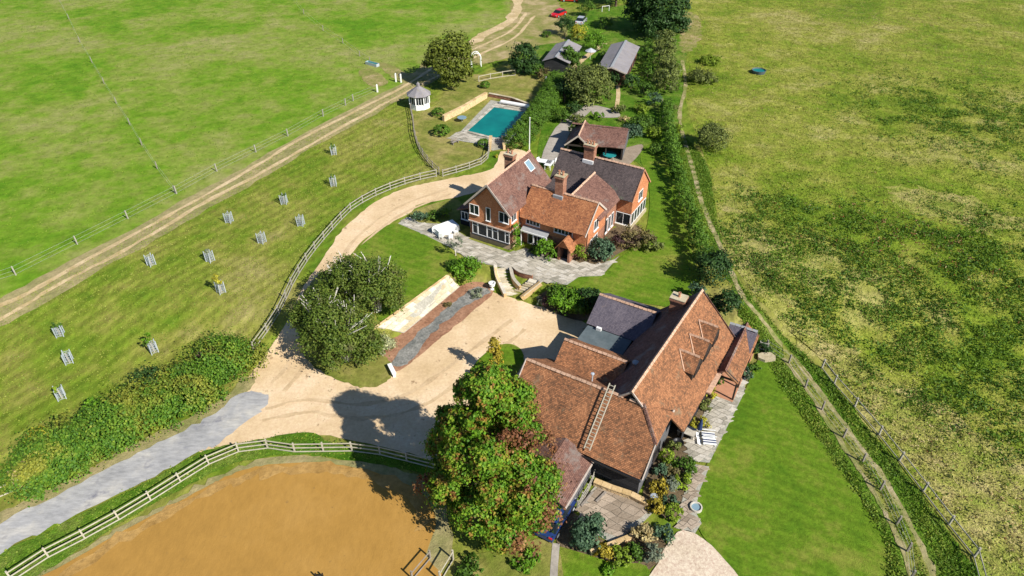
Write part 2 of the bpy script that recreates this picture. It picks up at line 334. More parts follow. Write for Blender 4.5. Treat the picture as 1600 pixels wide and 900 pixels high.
lm('leaf_straw', (0.42, 0.34, 0.16)); lm('leaf_purple', (0.09, 0.05, 0.05)); lm('leaf_twig', (0.15, 0.12, 0.08)); lm('leaf_hedge', (0.085, 0.175, 0.016)); lm('leaf_lime', (0.17, 0.25, 0.02))
lm('leaf_oak', (0.12, 0.15, 0.02)); lm('leaf_brownish', (0.14, 0.12, 0.045))
M['leaf_birch'] = leafmat('leaf_birch', [(0, (0.045, 0.085, 0.012)), (0.5, (0.1, 0.155, 0.018)), (1, (0.2, 0.235, 0.04))], ([(0, (0.08, 0.09, 0.03)), (1, (0.22, 0.2, 0.09))], 0.5, 0.58))
M['leaf_maple'] = leafmat('leaf_maple', [(0, (0.045, 0.13, 0.01)), (0.5, (0.115, 0.25, 0.014)), (1, (0.27, 0.36, 0.028))], ([(0, (0.15, 0.06, 0.024)), (0.5, (0.27, 0.13, 0.03)), (1, (0.38, 0.27, 0.045))], 1.5, 0.52))
M['leaf_maple_red'] = leafmat('leaf_maple_red', [(0, (0.1, 0.04, 0.025)), (0.5, (0.22, 0.09, 0.04)), (1, (0.36, 0.2, 0.07))])
M['leaf_mixhedge'] = leafmat('leaf_mixhedge', [(0, (0.035, 0.1, 0.012)), (0.5, (0.09, 0.2, 0.016)), (1, (0.22, 0.32, 0.03))], ([(0, (0.13, 0.17, 0.02)), (1, (0.36, 0.36, 0.05))], 0.3, 0.5))
M['tuft'] = leafmat('meadow_tuft', [(0.0, (0.04, 0.1, 0.009)), (0.3, (0.12, 0.225, 0.016)), (0.55, (0.27, 0.325, 0.04)), (0.75, (0.37, 0.34, 0.1)), (0.92, (0.5, 0.41, 0.2)), (1.0, (0.22, 0.08, 0.03))])
M['bark'] = plain('grey_brown_bark', (0.14, 0.1, 0.07), 0.95, 0.1, 0.3, 6); M['birchbark'] = plain('pale_birch_bark', (0.58, 0.54, 0.48), 0.8, 0.2, 0.3, 6)

# ------------------------------------------------------------------ sheets laid over the ground
def catmull(P, closed=True, seg=6):
    n = len(P); out = []
    rng = range(n) if closed else range(n - 1)
    for i in rng:
        p0, p1, p2, p3 = (P[(i + k) % n] if closed else P[min(max(i + k, 0), n - 1)] for k in (-1, 0, 1, 2))
        for j in range(seg):
            t = j / seg
            out.append(tuple(0.5 * (2 * b + (c - a) * t + (2 * a - 5 * b + 4 * c - d) * t * t + (3 * b - a - 3 * c + d) * t ** 3) for a, b, c, d in zip(p0, p1, p2, p3)))
    if not closed: out.append(tuple(P[-1]))
    return out
def inside(x, y, poly):
    c = False; j = len(poly) - 1
    for i in range(len(poly)):
        xi, yi = poly[i][:2]; xj, yj = poly[j][:2]
        if (yi > y) != (yj > y) and x < (xj - xi) * (y - yi) / (yj - yi) + xi: c = not c
        j = i
    return c
def gpoly(px, smooth=True, seg=5, rough=0.0, seed=1):
    P = [G(*q)[:2] for q in px]
    if smooth: P = catmull(P, True, seg)
    if rough:
        rd = random.Random(seed); Q = []
        for i, p in enumerate(P):
            q = P[(i + 1) % len(P)]; L = math.hypot(q[0] - p[0], q[1] - p[1]); k = max(1, int(L / 0.5)) if L < 40 else 1
            for j in range(k):
                t = j / k; Q.append((p[0] + (q[0] - p[0]) * t + rd.gauss(0, rough), p[1] + (q[1] - p[1]) * t + rd.gauss(0, rough)))
        P = Q
    return P
def inpoly(x, y, poly):
    c = np.zeros(len(x), bool); j = len(poly) - 1
    for i in range(len(poly)):
        xi, yi = poly[i][:2]; xj, yj = poly[j][:2]
        if yi != yj: c ^= ((yi > y) != (yj > y)) & (x < (xj - xi) * (y - yi) / (yj - yi) + xi)
        j = i
    return c
AGX, AGY = np.meshgrid(np.arange(-32, 46, .45), np.arange(40, 72, .45)); AGX, AGY = AGX.ravel(), AGY.ravel()
_c = np.abs(T(AGX + .6, AGY) + T(AGX - .6, AGY) - 2 * T(AGX, AGY)) + np.abs(T(AGX, AGY + .6) + T(AGX, AGY - .6) - 2 * T(AGX, AGY))
AGX, AGY = AGX[_c > .012], AGY[_c > .012]
SHN = [0]
def sheet(name, poly, mat, layer=1, step=1.1, label=None, kind='structure', parent=None):
    SHN[0] += 1; layer = layer + (SHN[0] % 9) * .1        # no two sheets ever share a plane
    vs = [Vector(p) for p in poly]; n = len(vs)
    xs = [p[0] for p in poly]; ys = [p[1] for p in poly]
    st = max(step, math.sqrt((max(xs) - min(xs)) * (max(ys) - min(ys)) / 9000))
    x = min(xs) + st / 2
    pts = []
    gx = np.arange(min(xs) + st / 2, max(xs), st)
    rows = np.arange(min(ys) + st / 2, max(ys), st)
    if st > 1.6: rows = np.concatenate([rows[(rows < 44) | (rows > 68)], np.arange(44.2, 67.9, 1.3)]); rows = rows[(rows > min(ys) + .3) & (rows < max(ys) - .3)]
    for gy in rows:
        if True:
            cr = []; j = n - 1
            for i in range(n):
                if (ys[i] > gy) != (ys[j] > gy): cr.append((xs[j] - xs[i]) * (gy - ys[i]) / (ys[j] - ys[i]) + xs[i])
                j = i
            cr.sort()
            gxx = np.arange(min(xs) + st / 2, max(xs), 1.6) if (st > 1.6 and 44 < gy < 68) else gx
            for a, b in zip(cr[::2], cr[1::2]):
                for q in gxx[(gxx > a + 0.15) & (gxx < b - 0.15) & (gxx < 190) & (gxx > -190)]: pts.append(Vector((q, gy)))
    kk = inpoly(AGX, AGY, poly); pts += [Vector((float(a) + .013, float(b) + .017)) for a, b in zip(AGX[kk], AGY[kk])]
    V, E_, F, *_ = delaunay_2d_cdt(vs + pts, [], [list(range(n))], 1, 1e-5)
    me = bpy.data.meshes.new(name); co = [(v.x, v.y, float(T(v.x, v.y)) + 0.013 * layer) for v in V]
    F = [f if (V[f[1]] - V[f[0]]).cross(V[f[2]] - V[f[0]]) > 0 else list(reversed(f)) for f in F]
    me.from_pydata(co, [], F); me.materials.append(mat); me.update()
    o = inst(name, me, parent)
    if kind: o['kind'] = kind
    if label: o['label'] = label
    return o
stripes(M['orchard'], R(35), 0.22, 0.65)
# the ground itself, out to the horizon
gx = np.concatenate([[-2500, -900, -400, -250], np.arange(-180, -60, 5.0), np.arange(-60, -32, 1.4), np.arange(-32, 46, 0.36), np.arange(46, 60, 1.0), np.arange(60, 185, 5.0), [250, 400, 900, 2500]])
gy = np.concatenate([[-500, -100, 0, 10], np.arange(20, 38, 1.5), np.arange(38, 72, 0.36), np.arange(72, 85, 1.5), np.arange(85, 230, 5.0), [300, 500, 1000, 3500]])
X, Y = np.meshgrid(gx, gy); Z = T(X, Y); nx, ny = len(gx), len(gy)
idx = np.arange(nx * ny).reshape(ny, nx)
F = np.stack([idx[:-1, :-1], idx[:-1, 1:], idx[1:, 1:], idx[1:, :-1]], -1).reshape(-1, 4)
me = bpy.data.meshes.new('ground'); me.from_pydata(np.stack([X, Y, Z], -1).reshape(-1, 3).tolist(), [], F.tolist()); me.materials.append(M['orchard']); me.update()
tag(inst('ground', me), kind='structure', label='yellow green rough grass slope with faint mowing lines')
#SHEETS
def big(pts, **k): return gpoly(pts, **k)
# fields (beyond the frame they simply go on)
trackL = [(-60, 500), (0, 478), (65, 447), (200, 372), (300, 317), (400, 260), (462, 222), (560, 172), (635, 133), (700, 92), (745, 75), (800, 47), (822, 20), (828, -20)]
trackR = [(-60, 525), (0, 500), (85, 449), (160, 410), (237, 367), (320, 317), (400, 275), (490, 224), (595, 165), (655, 134), (705, 108), (757, 82), (805, 58), (835, 25), (845, -20)]
PW = [G(*q)[:2] for q in trackL]
sheet('paddock', PW + [(30, 600), (-900, 600), (-900, 30)], M['paddock'], 1, 3, 'bright green grazed paddock north of the farm track')
MW = [(31, 20)] + [G(*q)[:2] for q in [(1540, 900), (1524, 868), (1480, 815), (1405, 715), (1335, 628), (1285, 560), (1225, 510), (1185, 470), (1150, 420), (1125, 370), (1118, 320), (1108, 262), (1088, 215), (1072, 160), (1062, 110), (1066, 60), (1078, 10)]] + [(62, 400), (900, 400), (900, 20)]
sheet('meadow', MW, M['meadow'], 1, 3, 'rough unmown meadow with weeds and pale seeding grass')
for k_, q_ in enumerate([[(1330, 640), (1400, 610), (1480, 640), (1560, 690), (1640, 700), (1660, 930), (1550, 930), (1500, 830), (1420, 730)], [(1235, 520), (1290, 520), (1340, 560), (1350, 600), (1310, 590), (1260, 550)], [(1400, 290), (1480, 300), (1560, 330), (1620, 350), (1560, 365), (1470, 345), (1400, 320)], [(1130, 300), (1160, 330), (1185, 400), (1170, 400), (1145, 350)]]):
    sheet('dry_grass', gpoly(q_, rough=.7, seed=70 + k_), M['dry'], 2, 1.2, kind='structure')
sheet('field_corner', gpoly([(640, -20), (700, 15), (740, 60), (800, 35), (812, -20)]), M['paddock'], 2, 3)
sheet('bare_ground', gpoly([(800, -10), (858, -10), (880, 20), (885, 60), (850, 70), (828, 75), (800, 88), (765, 98), (740, 100), (728, 78), (770, 50), (798, 30)], rough=0.12), M['bare'], 3, 2)
sheet('bare_ground', gpoly([(560, 112), (580, 108), (606, 126), (592, 136), (572, 130)], rough=0.15, seed=3), M['bare'], 3, 1)
sheet('bare_ground', gpoly([(592, 98), (612, 102), (640, 115), (655, 105), (662, 96), (668, 108), (650, 128), (625, 128), (600, 112)], rough=0.15, seed=4), M['bare'], 3, 1)
sheet('bare_ground', gpoly([(1066, 20), (1090, 25), (1096, 50), (1085, 75), (1066, 80), (1064, 50)], rough=0.3, seed=5), M['bare'], 3, 2)
def strip(pts, w, seg=5, wob=0.0, seed=0):
    P = catmull([G(*q)[:2] for q in pts], False, seg); rd = random.Random(seed); L, Rr = [], []
    for i, p in enumerate(P):
        a = P[max(i - 1, 0)]; b = P[min(i + 1, len(P) - 1)]; d = Vector((b[0] - a[0], b[1] - a[1])).normalized()
        ww = (w if not callable(w) else w(i / (len(P) - 1))) / 2
        L.append((p[0] - d.y * (ww + rd.gauss(0, wob)), p[1] + d.x * (ww + rd.gauss(0, wob)))); Rr.append((p[0] + d.y * (ww + rd.gauss(0, wob)), p[1] - d.x * (ww + rd.gauss(0, wob))))
    return L + Rr[::-1]
mid = [((a[0] + b[0]) / 2, (a[1] + b[1]) / 2) for a, b in zip(trackL, [(-60, 525), (0, 500), (85, 449), (205, 386), (310, 323), (400, 275), (475, 232), (575, 176), (648, 138), (703, 108), (752, 84), (803, 58), (832, 25), (838, -20)])]
sheet('farm_track', strip(mid, 4.6, wob=0.2), M['track'], 2, 1.5, 'earth farm track with two worn wheel ruts')
sheet('wheel_rut', strip(trackL[:-1], 0.62, wob=0.1, seed=1), M['rut'], 4, 1.5); sheet('wheel_rut', strip(trackR[:-1], 0.62, wob=0.1, seed=2), M['rut'], 4, 1.5)
path_px = [(1066, 95), (1070, 120), (1070, 142), (1064, 165), (1062, 185), (1068, 215), (1082, 262), (1094, 310), (1112, 355), (1127, 388), (1142, 425), (1165, 470), (1200, 512), (1240, 560), (1275, 605), (1305, 645), (1345, 700), (1385, 755), (1418, 812), (1445, 865), (1460, 905)]
path2_px = [(1225, 560), (1262, 612), (1290, 655), (1328, 712), (1362, 765), (1392, 820), (1412, 865), (1424, 905)]
sheet('wheel_rut', strip(path2_px, .4, wob=.08, seed=8), M['path'], 5, 1)
sheet('wheel_rut', strip([(808, -8), (806, 20), (788, 38), (758, 54), (733, 70)], 2.2, wob=.3, seed=5), M['rut'], 5, 1)
sheet('grass_track', gpoly(path2_px + [(1465, 905), (1448, 865), (1420, 812), (1388, 755), (1348, 700), (1308, 645), (1278, 605), (1243, 560), (1222, 535)], smooth=False), M['track_green'], 4, 1)
sheet('footpath', strip(path_px, lambda t: 0.62 - 0.2 * t, wob=0.07, seed=4), M['path'], 5, 1)
sheet('verge', gpoly([(1395, 920), (1388, 860), (1350, 790), (1300, 715), (1240, 632), (1195, 560), (1160, 500), (1140, 440), (1110, 400), (1080, 340), (1060, 280), (1052, 215), (1070, 215), (1105, 262), (1118, 340), (1135, 400), (1170, 460), (1215, 515), (1280, 575), (1335, 645), (1405, 730), (1480, 830), (1530, 920)], rough=0.15), M['verge'], 3, 1.5, 'lush green verge either side of the footpath')
# drive, yard, road, arena
sheet('gravel_yard', gpoly([(372, 612), (388, 590), (410, 558), (428, 535), (450, 500), (470, 455), (490, 425), (508, 400), (530, 366), (560, 336), (595, 311), (635, 294), (680, 284), (725, 275), (760, 268), (776, 256), (780, 240), (790, 233), (806, 233), (822, 240), (800, 262), (765, 290), (725, 306), (690, 313), (655, 320), (642, 332), (615, 346), (580, 366), (556, 388), (544, 408), (535, 440), (545, 540), (600, 575), (640, 530), (712, 462), (760, 455), (815, 472), (850, 480), (905, 500), (935, 535), (900, 590), (800, 640), (700, 690), (678, 716), (640, 708), (560, 690), (500, 680), (420, 688), (330, 706), (310, 700), (345, 660)], seg=4, rough=0.06), M['gravel'], 3, 1.2, 'buff gravel yard and curving drive up to the tile-hung house')
sheet('road', gpoly([(-60, 845), (0, 818), (70, 784), (160, 738), (230, 700), (300, 666), (345, 640), (375, 616), (405, 612), (420, 622), (405, 645), (370, 672), (325, 702), (310, 707), (240, 746), (150, 790), (60, 835), (-60, 888)], rough=0.13), M['asphalt'], 5, 1.5, 'worn grey asphalt lane joining the gravel yard')
sheet('road_margin', strip([(-60, 838), (0, 812), (70, 778), (160, 732), (230, 694), (300, 660), (345, 634), (375, 612), (390, 590)], 1.5, wob=.15, seed=3), M['track'], 4, 1)
sheet('grass_verge', gpoly([(-80, 905), (0, 864), (60, 838), (150, 793), (240, 748), (320, 705), (400, 688), (480, 676), (520, 692), (600, 712), (700, 724), (690, 745), (600, 728), (480, 712), (410, 716), (330, 740), (200, 812), (60, 900), (0, 935)], rough=0.06), M['verge'], 4, 1.2)
sheet('riding_arena', gpoly([(60, 925), (85, 893), (180, 838), (260, 795), (330, 757), (380, 735), (430, 726), (500, 724), (560, 732), (625, 752), (668, 780), (680, 820), (665, 868), (650, 925)], rough=0.05), M['sand'], 5, 1.5, 'orange brown sand riding arena')
sheet('bare_edge', gpoly([(30, 935), (80, 885), (180, 830), (330, 748), (420, 716), (500, 714), (580, 722), (660, 744), (700, 790), (700, 870), (640, 935)], rough=0.2), M['track'], 3, 1.2)
M['tyre_mark'] = ground('pressed_gravel', [(0.35, (0.46, 0.33, 0.19)), (0.65, (0.6, 0.45, 0.28))], GR, 0.5, 3.5, 0.3, bst=0.3, bd=0.02)
for k_, q_ in enumerate([[(415, 640), (480, 625), (560, 632), (640, 615), (720, 560), (800, 500)], [(410, 658), (480, 645), (565, 654), (655, 636), (740, 580), (820, 515)], [(425, 600), (455, 560), (485, 500), (520, 430), (560, 370), (620, 325), (700, 295)], [(445, 612), (478, 570), (500, 520), (535, 440), (572, 378), (630, 334), (705, 303)]]):
    sheet('tyre_track', strip(q_, .4, wob=.09, seed=90 + k_), M['tyre_mark'], 4, 1)
M['scuffed'] = ground('scuffed_sand', [(0.35, (0.3, 0.17, 0.045)), (0.65, (0.42, 0.26, 0.09))], GR, 0.5, 1.6, 0.5, bst=0.7, bd=0.05)
sheet('worn_track', strip([(95, 905), (185, 845), (265, 803), (335, 766), (385, 744), (430, 735), (500, 733), (560, 741), (618, 760), (655, 790), (664, 830)], .9, wob=.25, seed=95), M['scuffed'], 6, 1)
sheet('sunken_bed', gpoly([(592, 553), (640, 512), (690, 470), (716, 449), (745, 440), (772, 455), (745, 482), (700, 520), (660, 552), (625, 580), (608, 576)], seg=3, rough=0.05), M['soil'], 5, 0.8, 'reddish soil bed below the buff stone retaining wall')
sheet('cobble_strip', gpoly([(612, 566), (645, 530), (690, 490), (722, 462), (745, 448), (765, 457), (735, 475), (700, 500), (660, 540), (640, 566), (622, 574)], seg=3, rough=0.12), M['cobble'], 7, 0.6)
sheet('grass_island', gpoly([(545, 540), (600, 556), (612, 580), (604, 598), (575, 606), (545, 600), (500, 580), (470, 540), (462, 480), (500, 430), (560, 400), (560, 480)], rough=0.1), M['garden'], 5, 1)
sheet('grass_island', gpoly([(740, 572), (765, 548), (790, 538), (812, 545), (818, 565), (800, 590), (760, 600), (735, 592)], rough=0.03), M['lawn'], 6, 1)
# lawns and garden
sheet('lawn', gpoly([(612, 350), (640, 356), (680, 372), (705, 392), (712, 412), (698, 430), (650, 467), (598, 503), (585, 480), (566, 430), (556, 395), (580, 372)], seg=3), M['lawn'], 5, 1, 'bright mown lawn above the retaining wall')
sheet('lawn', gpoly([(884, 446), (905, 432), (940, 430), (970, 402), (1005, 372), (1015, 320), (1012, 280), (1000, 240), (1030, 215), (1046, 215), (1060, 300), (1075, 370), (1092, 440), (1090, 468), (1040, 480), (940, 458)], seg=3), M['lawn'], 5, 1, 'lawn wrapping round the right side of the house')
sheet('lawn', gpoly([(1196, 556), (1240, 632), (1300, 715), (1350, 790), (1386, 860), (1392, 930), (1155, 930), (1140, 890), (1098, 838), (1086, 800), (1100, 735), (1162, 615), (1176, 580)], seg=3), M['lawn'], 5, 1.2, 'wide mown lawn right of the tiled barn')
sheet('lawn', gpoly([(868, 860), (900, 862), (960, 880), (1010, 885), (1005, 935), (862, 935)], seg=3), M['lawn'], 5, 1)
sheet('lawn', gpoly([(700, 880), (770, 862), (862, 845), (866, 935), (690, 935)], seg=3), M['garden'], 5, 1)
sheet('garden_grass', gpoly([(648, 180), (680, 165), (720, 120), (790, 118), (850, 120), (862, 150), (830, 215), (800, 235), (765, 238), (755, 255), (690, 268), (655, 240)], seg=4), M['garden'], 3, 1.2, 'yellowing garden grass round the swimming pool')
sheet('garden_grass', gpoly([(800, 100), (850, 60), (900, 20), (1060, 10), (1068, 140), (1050, 215), (1012, 262), (985, 250), (900, 250), (850, 260), (840, 235), (850, 150)], seg=4), M['verge'], 2, 1.5)
sheet('patio_bedding', gpoly([(718, 208), (767, 157), (836, 170), (790, 232), (770, 236), (735, 222), (700, 216)], smooth=False), M['joint'], 5, 0.8)
sheet('rear_path', gpoly([(845, 252), (868, 200), (905, 172), (925, 160), (925, 172), (895, 200), (880, 235), (868, 256)], seg=3), M['concrete'], 5, 1)
sheet('rear_path', gpoly([(925, 165), (958, 172), (968, 178), (965, 184), (930, 182)], seg=3), M['concrete'], 5, 1)
sheet('rear_patio', gpoly([(935, 262), (945, 235), (975, 232), (1003, 226), (1000, 240), (975, 262)], seg=3), M['courtslab'], 5, 1)
sheet('rear_path', strip([(885, 128), (893, 112), (905, 98), (925, 82), (945, 68)], 1.2), M['rut'], 5, 1)
sheet('rear_path', strip([(968, 100), (965, 125), (966, 150), (962, 175)], 0.7), M['rut'], 5, 1)
sheet('shingle_drive', gpoly([(1010, 935), (1028, 880), (1058, 832), (1088, 836), (1125, 868), (1165, 935)], seg=3, rough=0.03), M['shingle'], 6, 1, 'pale shingle area beside the barn lawn')
sheet('flower_bed', gpoly([(1004, 772), (1030, 700), (1068, 640), (1100, 590), (1128, 560), (1160, 575), (1172, 590), (1115, 650), (1085, 700), (1075, 770), (1052, 812), (1025, 800)], seg=3), M['mulch'], 4, 0.8)
sheet('flower_bed', gpoly([(895, 800), (950, 850), (1020, 830), (1040, 850), (1015, 890), (940, 880), (880, 858), (868, 830)], seg=3), M['mulch'], 4, 0.8)
sheet('flower_bed', gpoly([(838, 470), (870, 452), (925, 462), (918, 500), (880, 495)], seg=3), M['mulch'], 6, 0.8)
sheet('flower_bed', gpoly([(820, 410), (860, 408), (930, 415), (965, 398), (1005, 372), (990, 350), (950, 360), (830, 395)], seg=3), M['mulch'], 6, 0.8)
sheet('flower_bed', gpoly([(640, 335), (668, 322), (715, 312), (722, 340), (690, 352), (655, 350)], seg=3), M['garden'], 5, 0.8)
sheet('garden_path', strip([(864, 930), (866, 885), (869, 850)], 0.55), M['concrete'], 7, 1)

# paving: every slab its own stone, irregular, with open joints
def pave(name, poly, mat, size, layer, label=None, bed=None, rot=R(-30), jit=0.27, gap=0.02, th=0.05, seed=1, limit=290, step=0.8):
    base = sheet(name, poly, bed or M['joint'], layer, step, label); rd = random.Random(seed)
    c, s = math.cos(rot), math.sin(rot)
    loc = [(p[0] * c + p[1] * s, -p[0] * s + p[1] * c) for p in poly]
    x0, x1 = min(p[0] for p in loc), max(p[0] for p in loc); y0, y1 = min(p[1] for p in loc), max(p[1] for p in loc)
    nx_, ny_ = int((x1 - x0) / size) + 2, int((y1 - y0) / size) + 2
    g = {(i, j): (x0 + (i + (j % 2) * 0.5) * size + rd.uniform(-jit, jit) * size, y0 + j * size + rd.uniform(-jit, jit) * size) for i in range(-1, nx_ + 1) for j in range(ny_ + 1)}
    made = 0
    for j in range(ny_):
        for i in range(-1, nx_):
            o = 0 if j % 2 == 0 else 1
            q = [g[(i, j)], g[(i + 1, j)], g.get((i + o + (1 if True else 0), j + 1), None), g.get((i + o, j + 1), None)]
            if j % 2 == 0: q = [g[(i, j)], g[(i + 1, j)], g[(i + 1, j + 1)], g[(i, j + 1)]]
            if any(k is None for k in q): continue
            cx = sum(k[0] for k in q) / 4; cy = sum(k[1] for k in q) / 4
            q = [(cx + (k[0] - cx) * (1 - gap / size * 2), cy + (k[1] - cy) * (1 - gap / size * 2)) for k in q]
            w = [(k[0] * c - k[1] * s, k[0] * s + k[1] * c) for k in q]; cw = (cx * c - cy * s, cx * s + cy * c)
            if not inside(cw[0], cw[1], poly) or sum(inside(k[0], k[1], poly) for k in w) < 3 or made >= limit: continue
            z = float(T(*cw)) + 0.013 * layer + 0.01
            hh = rd.uniform(0, 0.012)
            t = MB().slab([(k[0] - cw[0], k[1] - cw[1], th + hh) for k in w], th + hh)
            t.build('paving_slab', mat, base, (cw[0], cw[1], z - 0.01)); made += 1
    return base
pave('terrace', gpoly([(655, 348), (700, 352), (735, 375), (797, 396), (822, 388), (835, 396), (865, 402), (930, 414), (960, 406), (968, 400), (940, 432), (905, 433), (886, 446), (846, 441), (800, 424), (776, 417), (735, 408), (705, 388), (660, 366), (622, 350), (636, 340)], smooth=False), M['slab'], 0.58, 6, 'riven stone terrace in front of the tile-hung house', seed=3)
pave('patio', gpoly([(1072, 690), (1122, 612), (1140, 590), (1170, 560), (1162, 616), (1108, 724), (1088, 722), (1076, 716)], smooth=False), M['slab'], 0.5, 6, 'grey stone patio between the barn and the lawn', seed=5)
pave('garden_path', gpoly([(1084, 726), (1108, 730), (1092, 770), (1086, 800), (1096, 818), (1086, 834), (1056, 826), (1066, 780)], smooth=False), M['courtslab'], 0.42, 6, seed=6)
pave('courtyard', gpoly([(935, 755), (1010, 788), (1022, 800), (1000, 822), (955, 850), (910, 822), (903, 790)], smooth=False), M['courtslab'], 0.62, 6, 'brown stone courtyard behind the tarred barn wall', seed=7, gap=0.02)
pool = [G(*q)[:2] for q in [(731, 206), (772, 169), (824, 177), (783, 219)]]
mp = (sum(p[0] for p in pool) / 4, sum(p[1] for p in pool) / 4)

# ------------------------------------------------------------------ foliage
def quads(name, C, Nn, size, tint, mat, parent=None, rng=None, aspect=1.0, loc=(0, 0, 0)):
    k = len(C); rng = rng or np.random.default_rng(1)
    a = np.cross(Nn, rng.normal(size=(k, 3))); a /= np.linalg.norm(a, axis=1)[:, None] + 1e-9
    b = np.cross(Nn, a); s = size * rng.uniform(0.6, 1.25, (k, 1)) * 0.5
    V = np.stack([C - a * s, C - b * s * aspect, C + a * s, C + b * s * aspect], 1)
    V += (rng.normal(size=V.shape) * s[:, None] * 0.12)
    me = bpy.data.meshes.new(name); me.vertices.add(4 * k); me.vertices.foreach_set('co', V.astype(np.float32).ravel())
    me.loops.add(4 * k); me.loops.foreach_set('vertex_index', np.arange(4 * k, dtype=np.int32))
    me.polygons.add(k); me.polygons.foreach_set('loop_start', np.arange(0, 4 * k, 4, dtype=np.int32))
    try: me.polygons.foreach_set('loop_total', np.full(k, 4, dtype=np.int32))
    except Exception: pass
    me.update(calc_edges=True)
    at = me.attributes.new('tint', 'FLOAT', 'FACE'); at.data.foreach_set('value', np.clip(tint, 0, 1).astype(np.float32))
    me.materials.append(mat); return inst(name, me, parent, loc)
def leaves(name, blobs, n, size, mat, parent, seed=1, clump=0.16, shell=0.62, zmin=0.05, nclump=None, up=0.25):
    """blobs: (x, y, z, rx, ry, rz) ellipsoids; leaves gather in clumps near each surface"""
    rng = np.random.default_rng(seed); vol = np.array([b[3] * b[4] + b[4] * b[5] + b[3] * b[5] for b in blobs]); vol = vol / vol.sum()
    CC, NN, TT = [], [], []
    for b, w in zip(blobs, vol):
        k = max(20, int(n * w)); nc = max(5, int((nclump or n / 45) * w))
        d = rng.normal(size=(nc, 3)); d /= np.linalg.norm(d, axis=1)[:, None]; d[:, 2] = np.where(d[:, 2] < -0.55, -d[:, 2], d[:, 2])
        rr = rng.uniform(shell, 1.0, (nc, 1)) ** 0.6
        rad = np.array(b[3:6]); cc = d * rr * rad
        ct = rng.uniform(0, 1, nc); cs = rng.uniform(0.55, 1.35, nc)
        j = rng.integers(0, nc, k); ms = (rad.prod()) ** (1 / 3)
        off = rng.normal(size=(k, 3)) * clump * ms * cs[j][:, None]; off[:, 2] *= 0.75
        P = cc[j] + off
        nn = d[j] * 0.55 + off / (clump * ms + 1e-6) * 0.35 + rng.normal(size=(k, 3)) * 0.5; nn[:, 2] += up
        nn /= np.linalg.norm(nn, axis=1)[:, None] + 1e-9
        CC.append(P + np.array(b[:3])); NN.append(nn); TT.append(ct[j] * 0.5 + rng.uniform(0, 1, k) * 0.5)
    C = np.concatenate(CC); Nn = np.concatenate(NN); t = np.concatenate(TT)
    keep = C[:, 2] > zmin
    return quads(name, C[keep], Nn[keep], size, t[keep], mat, parent, rng)
def trunk(parent, h, r, blobs, seed=1, mat=None, n=7, spread=0.8, lean=(0, 0)):
    rd = random.Random(seed); m = MB()
    p = [(lean[0] * t * t + rd.uniform(-0.05, 0.05) * t, lean[1] * t * t + rd.uniform(-.05, .05) * t, h * t) for t in (0, 0.2, 0.45, 0.7, 1)]
    m.path(p, r, r * 0.35, 8)
    for k in range(n):
        b = blobs[k % len(blobs)]; st = p[rd.choice((1, 2, 3))]
        e = (b[0] + rd.uniform(-.5, .5) * b[3] * spread, b[1] + rd.uniform(-.5, .5) * b[4] * spread, b[2] + rd.uniform(-.1, .6) * b[5])
        q = tuple((st[i] * 0.45 + e[i] * 0.55) + rd.uniform(-.2, .2) for i in range(3))
        m.path([st, q, e], r * 0.45, r * 0.1, 5)
    return m.build('trunk', mat or M['bark'], parent, smooth=True)
def crownblobs(r, h, n, seed, z0=0.25, flat=1.0, cone=0.0):
    rd = random.Random(seed); B = [(0, 0, h * (0.5 + z0 / 2), r * 0.72, r * 0.72, h * (1 - z0) * 0.48)]
    for k in range(n):
        a = rd.uniform(0, 6.28); t = rd.uniform(0, 1); z = h * (z0 + (1 - z0) * (0.12 + 0.72 * t)); q = r * (1 - cone * t) * math.sqrt(max(0.08, 1 - (2 * t - 0.85) ** 2 * 0.75)) * 0.68
        s = r * rd.uniform(0.28, 0.46) * (1 - cone * 0.5 * t)
        B.append((q * math.cos(a), q * math.sin(a), z, s, s, s * 0.85 * flat))
    return B
def tree(px, py, r, h, mat, label, name='tree', cat='tree', group=None, n=4000, size=0.32, seed=1, z0=0.2, nb=10, cone=0.0, tr=None, bark=None, world=None):
    g = world or G(px, py); e = empty(name, g, 0, label, cat, group)
    B = crownblobs(r, h, nb, seed, z0, 1.0, cone)
    leaves('crown', B, n, size, M[mat], e, seed, clump=0.2)
    trunk(e, h * 0.7, tr or max(0.06, r * 0.06), B[1:] or B, seed, bark, 8); return e
def shrub(px, py, r, h, mat, label, name='shrub', cat='shrub', group=None, n=900, size=0.2, seed=1, nb=4, tight=False, twigs=True):
    g = G(px, py); e = empty(name, g, 0, label, cat, group); rd = random.Random(seed)
    B = [(0, 0, h * 0.48, r * 0.8, r * 0.8, h * 0.5)]
    if tight: B = [(0, 0, h * 0.5, r, r, h * 0.5)]
    else:
        for k in range(nb):
            a = rd.uniform(0, 6.28); B.append((r * 0.55 * math.cos(a), r * 0.55 * math.sin(a), h * rd.uniform(0.35, 0.7), r * 0.42, r * 0.42, h * 0.3))
    leaves('foliage', B, n, size, M[mat], e, seed, clump=0.06 if tight else 0.22, shell=0.9 if tight else 0.6)
    if twigs:
        m = MB()
        for k in range(5):
            a = rd.uniform(0, 6.28); m.path([(0, 0, 0), (r * .3 * math.cos(a), r * .3 * math.sin(a), h * .4), (r * .6 * math.cos(a), r * .6 * math.sin(a), h * .75)], 0.04, 0.012, 4)
        m.build('stem', M['bark'], e)
    return e
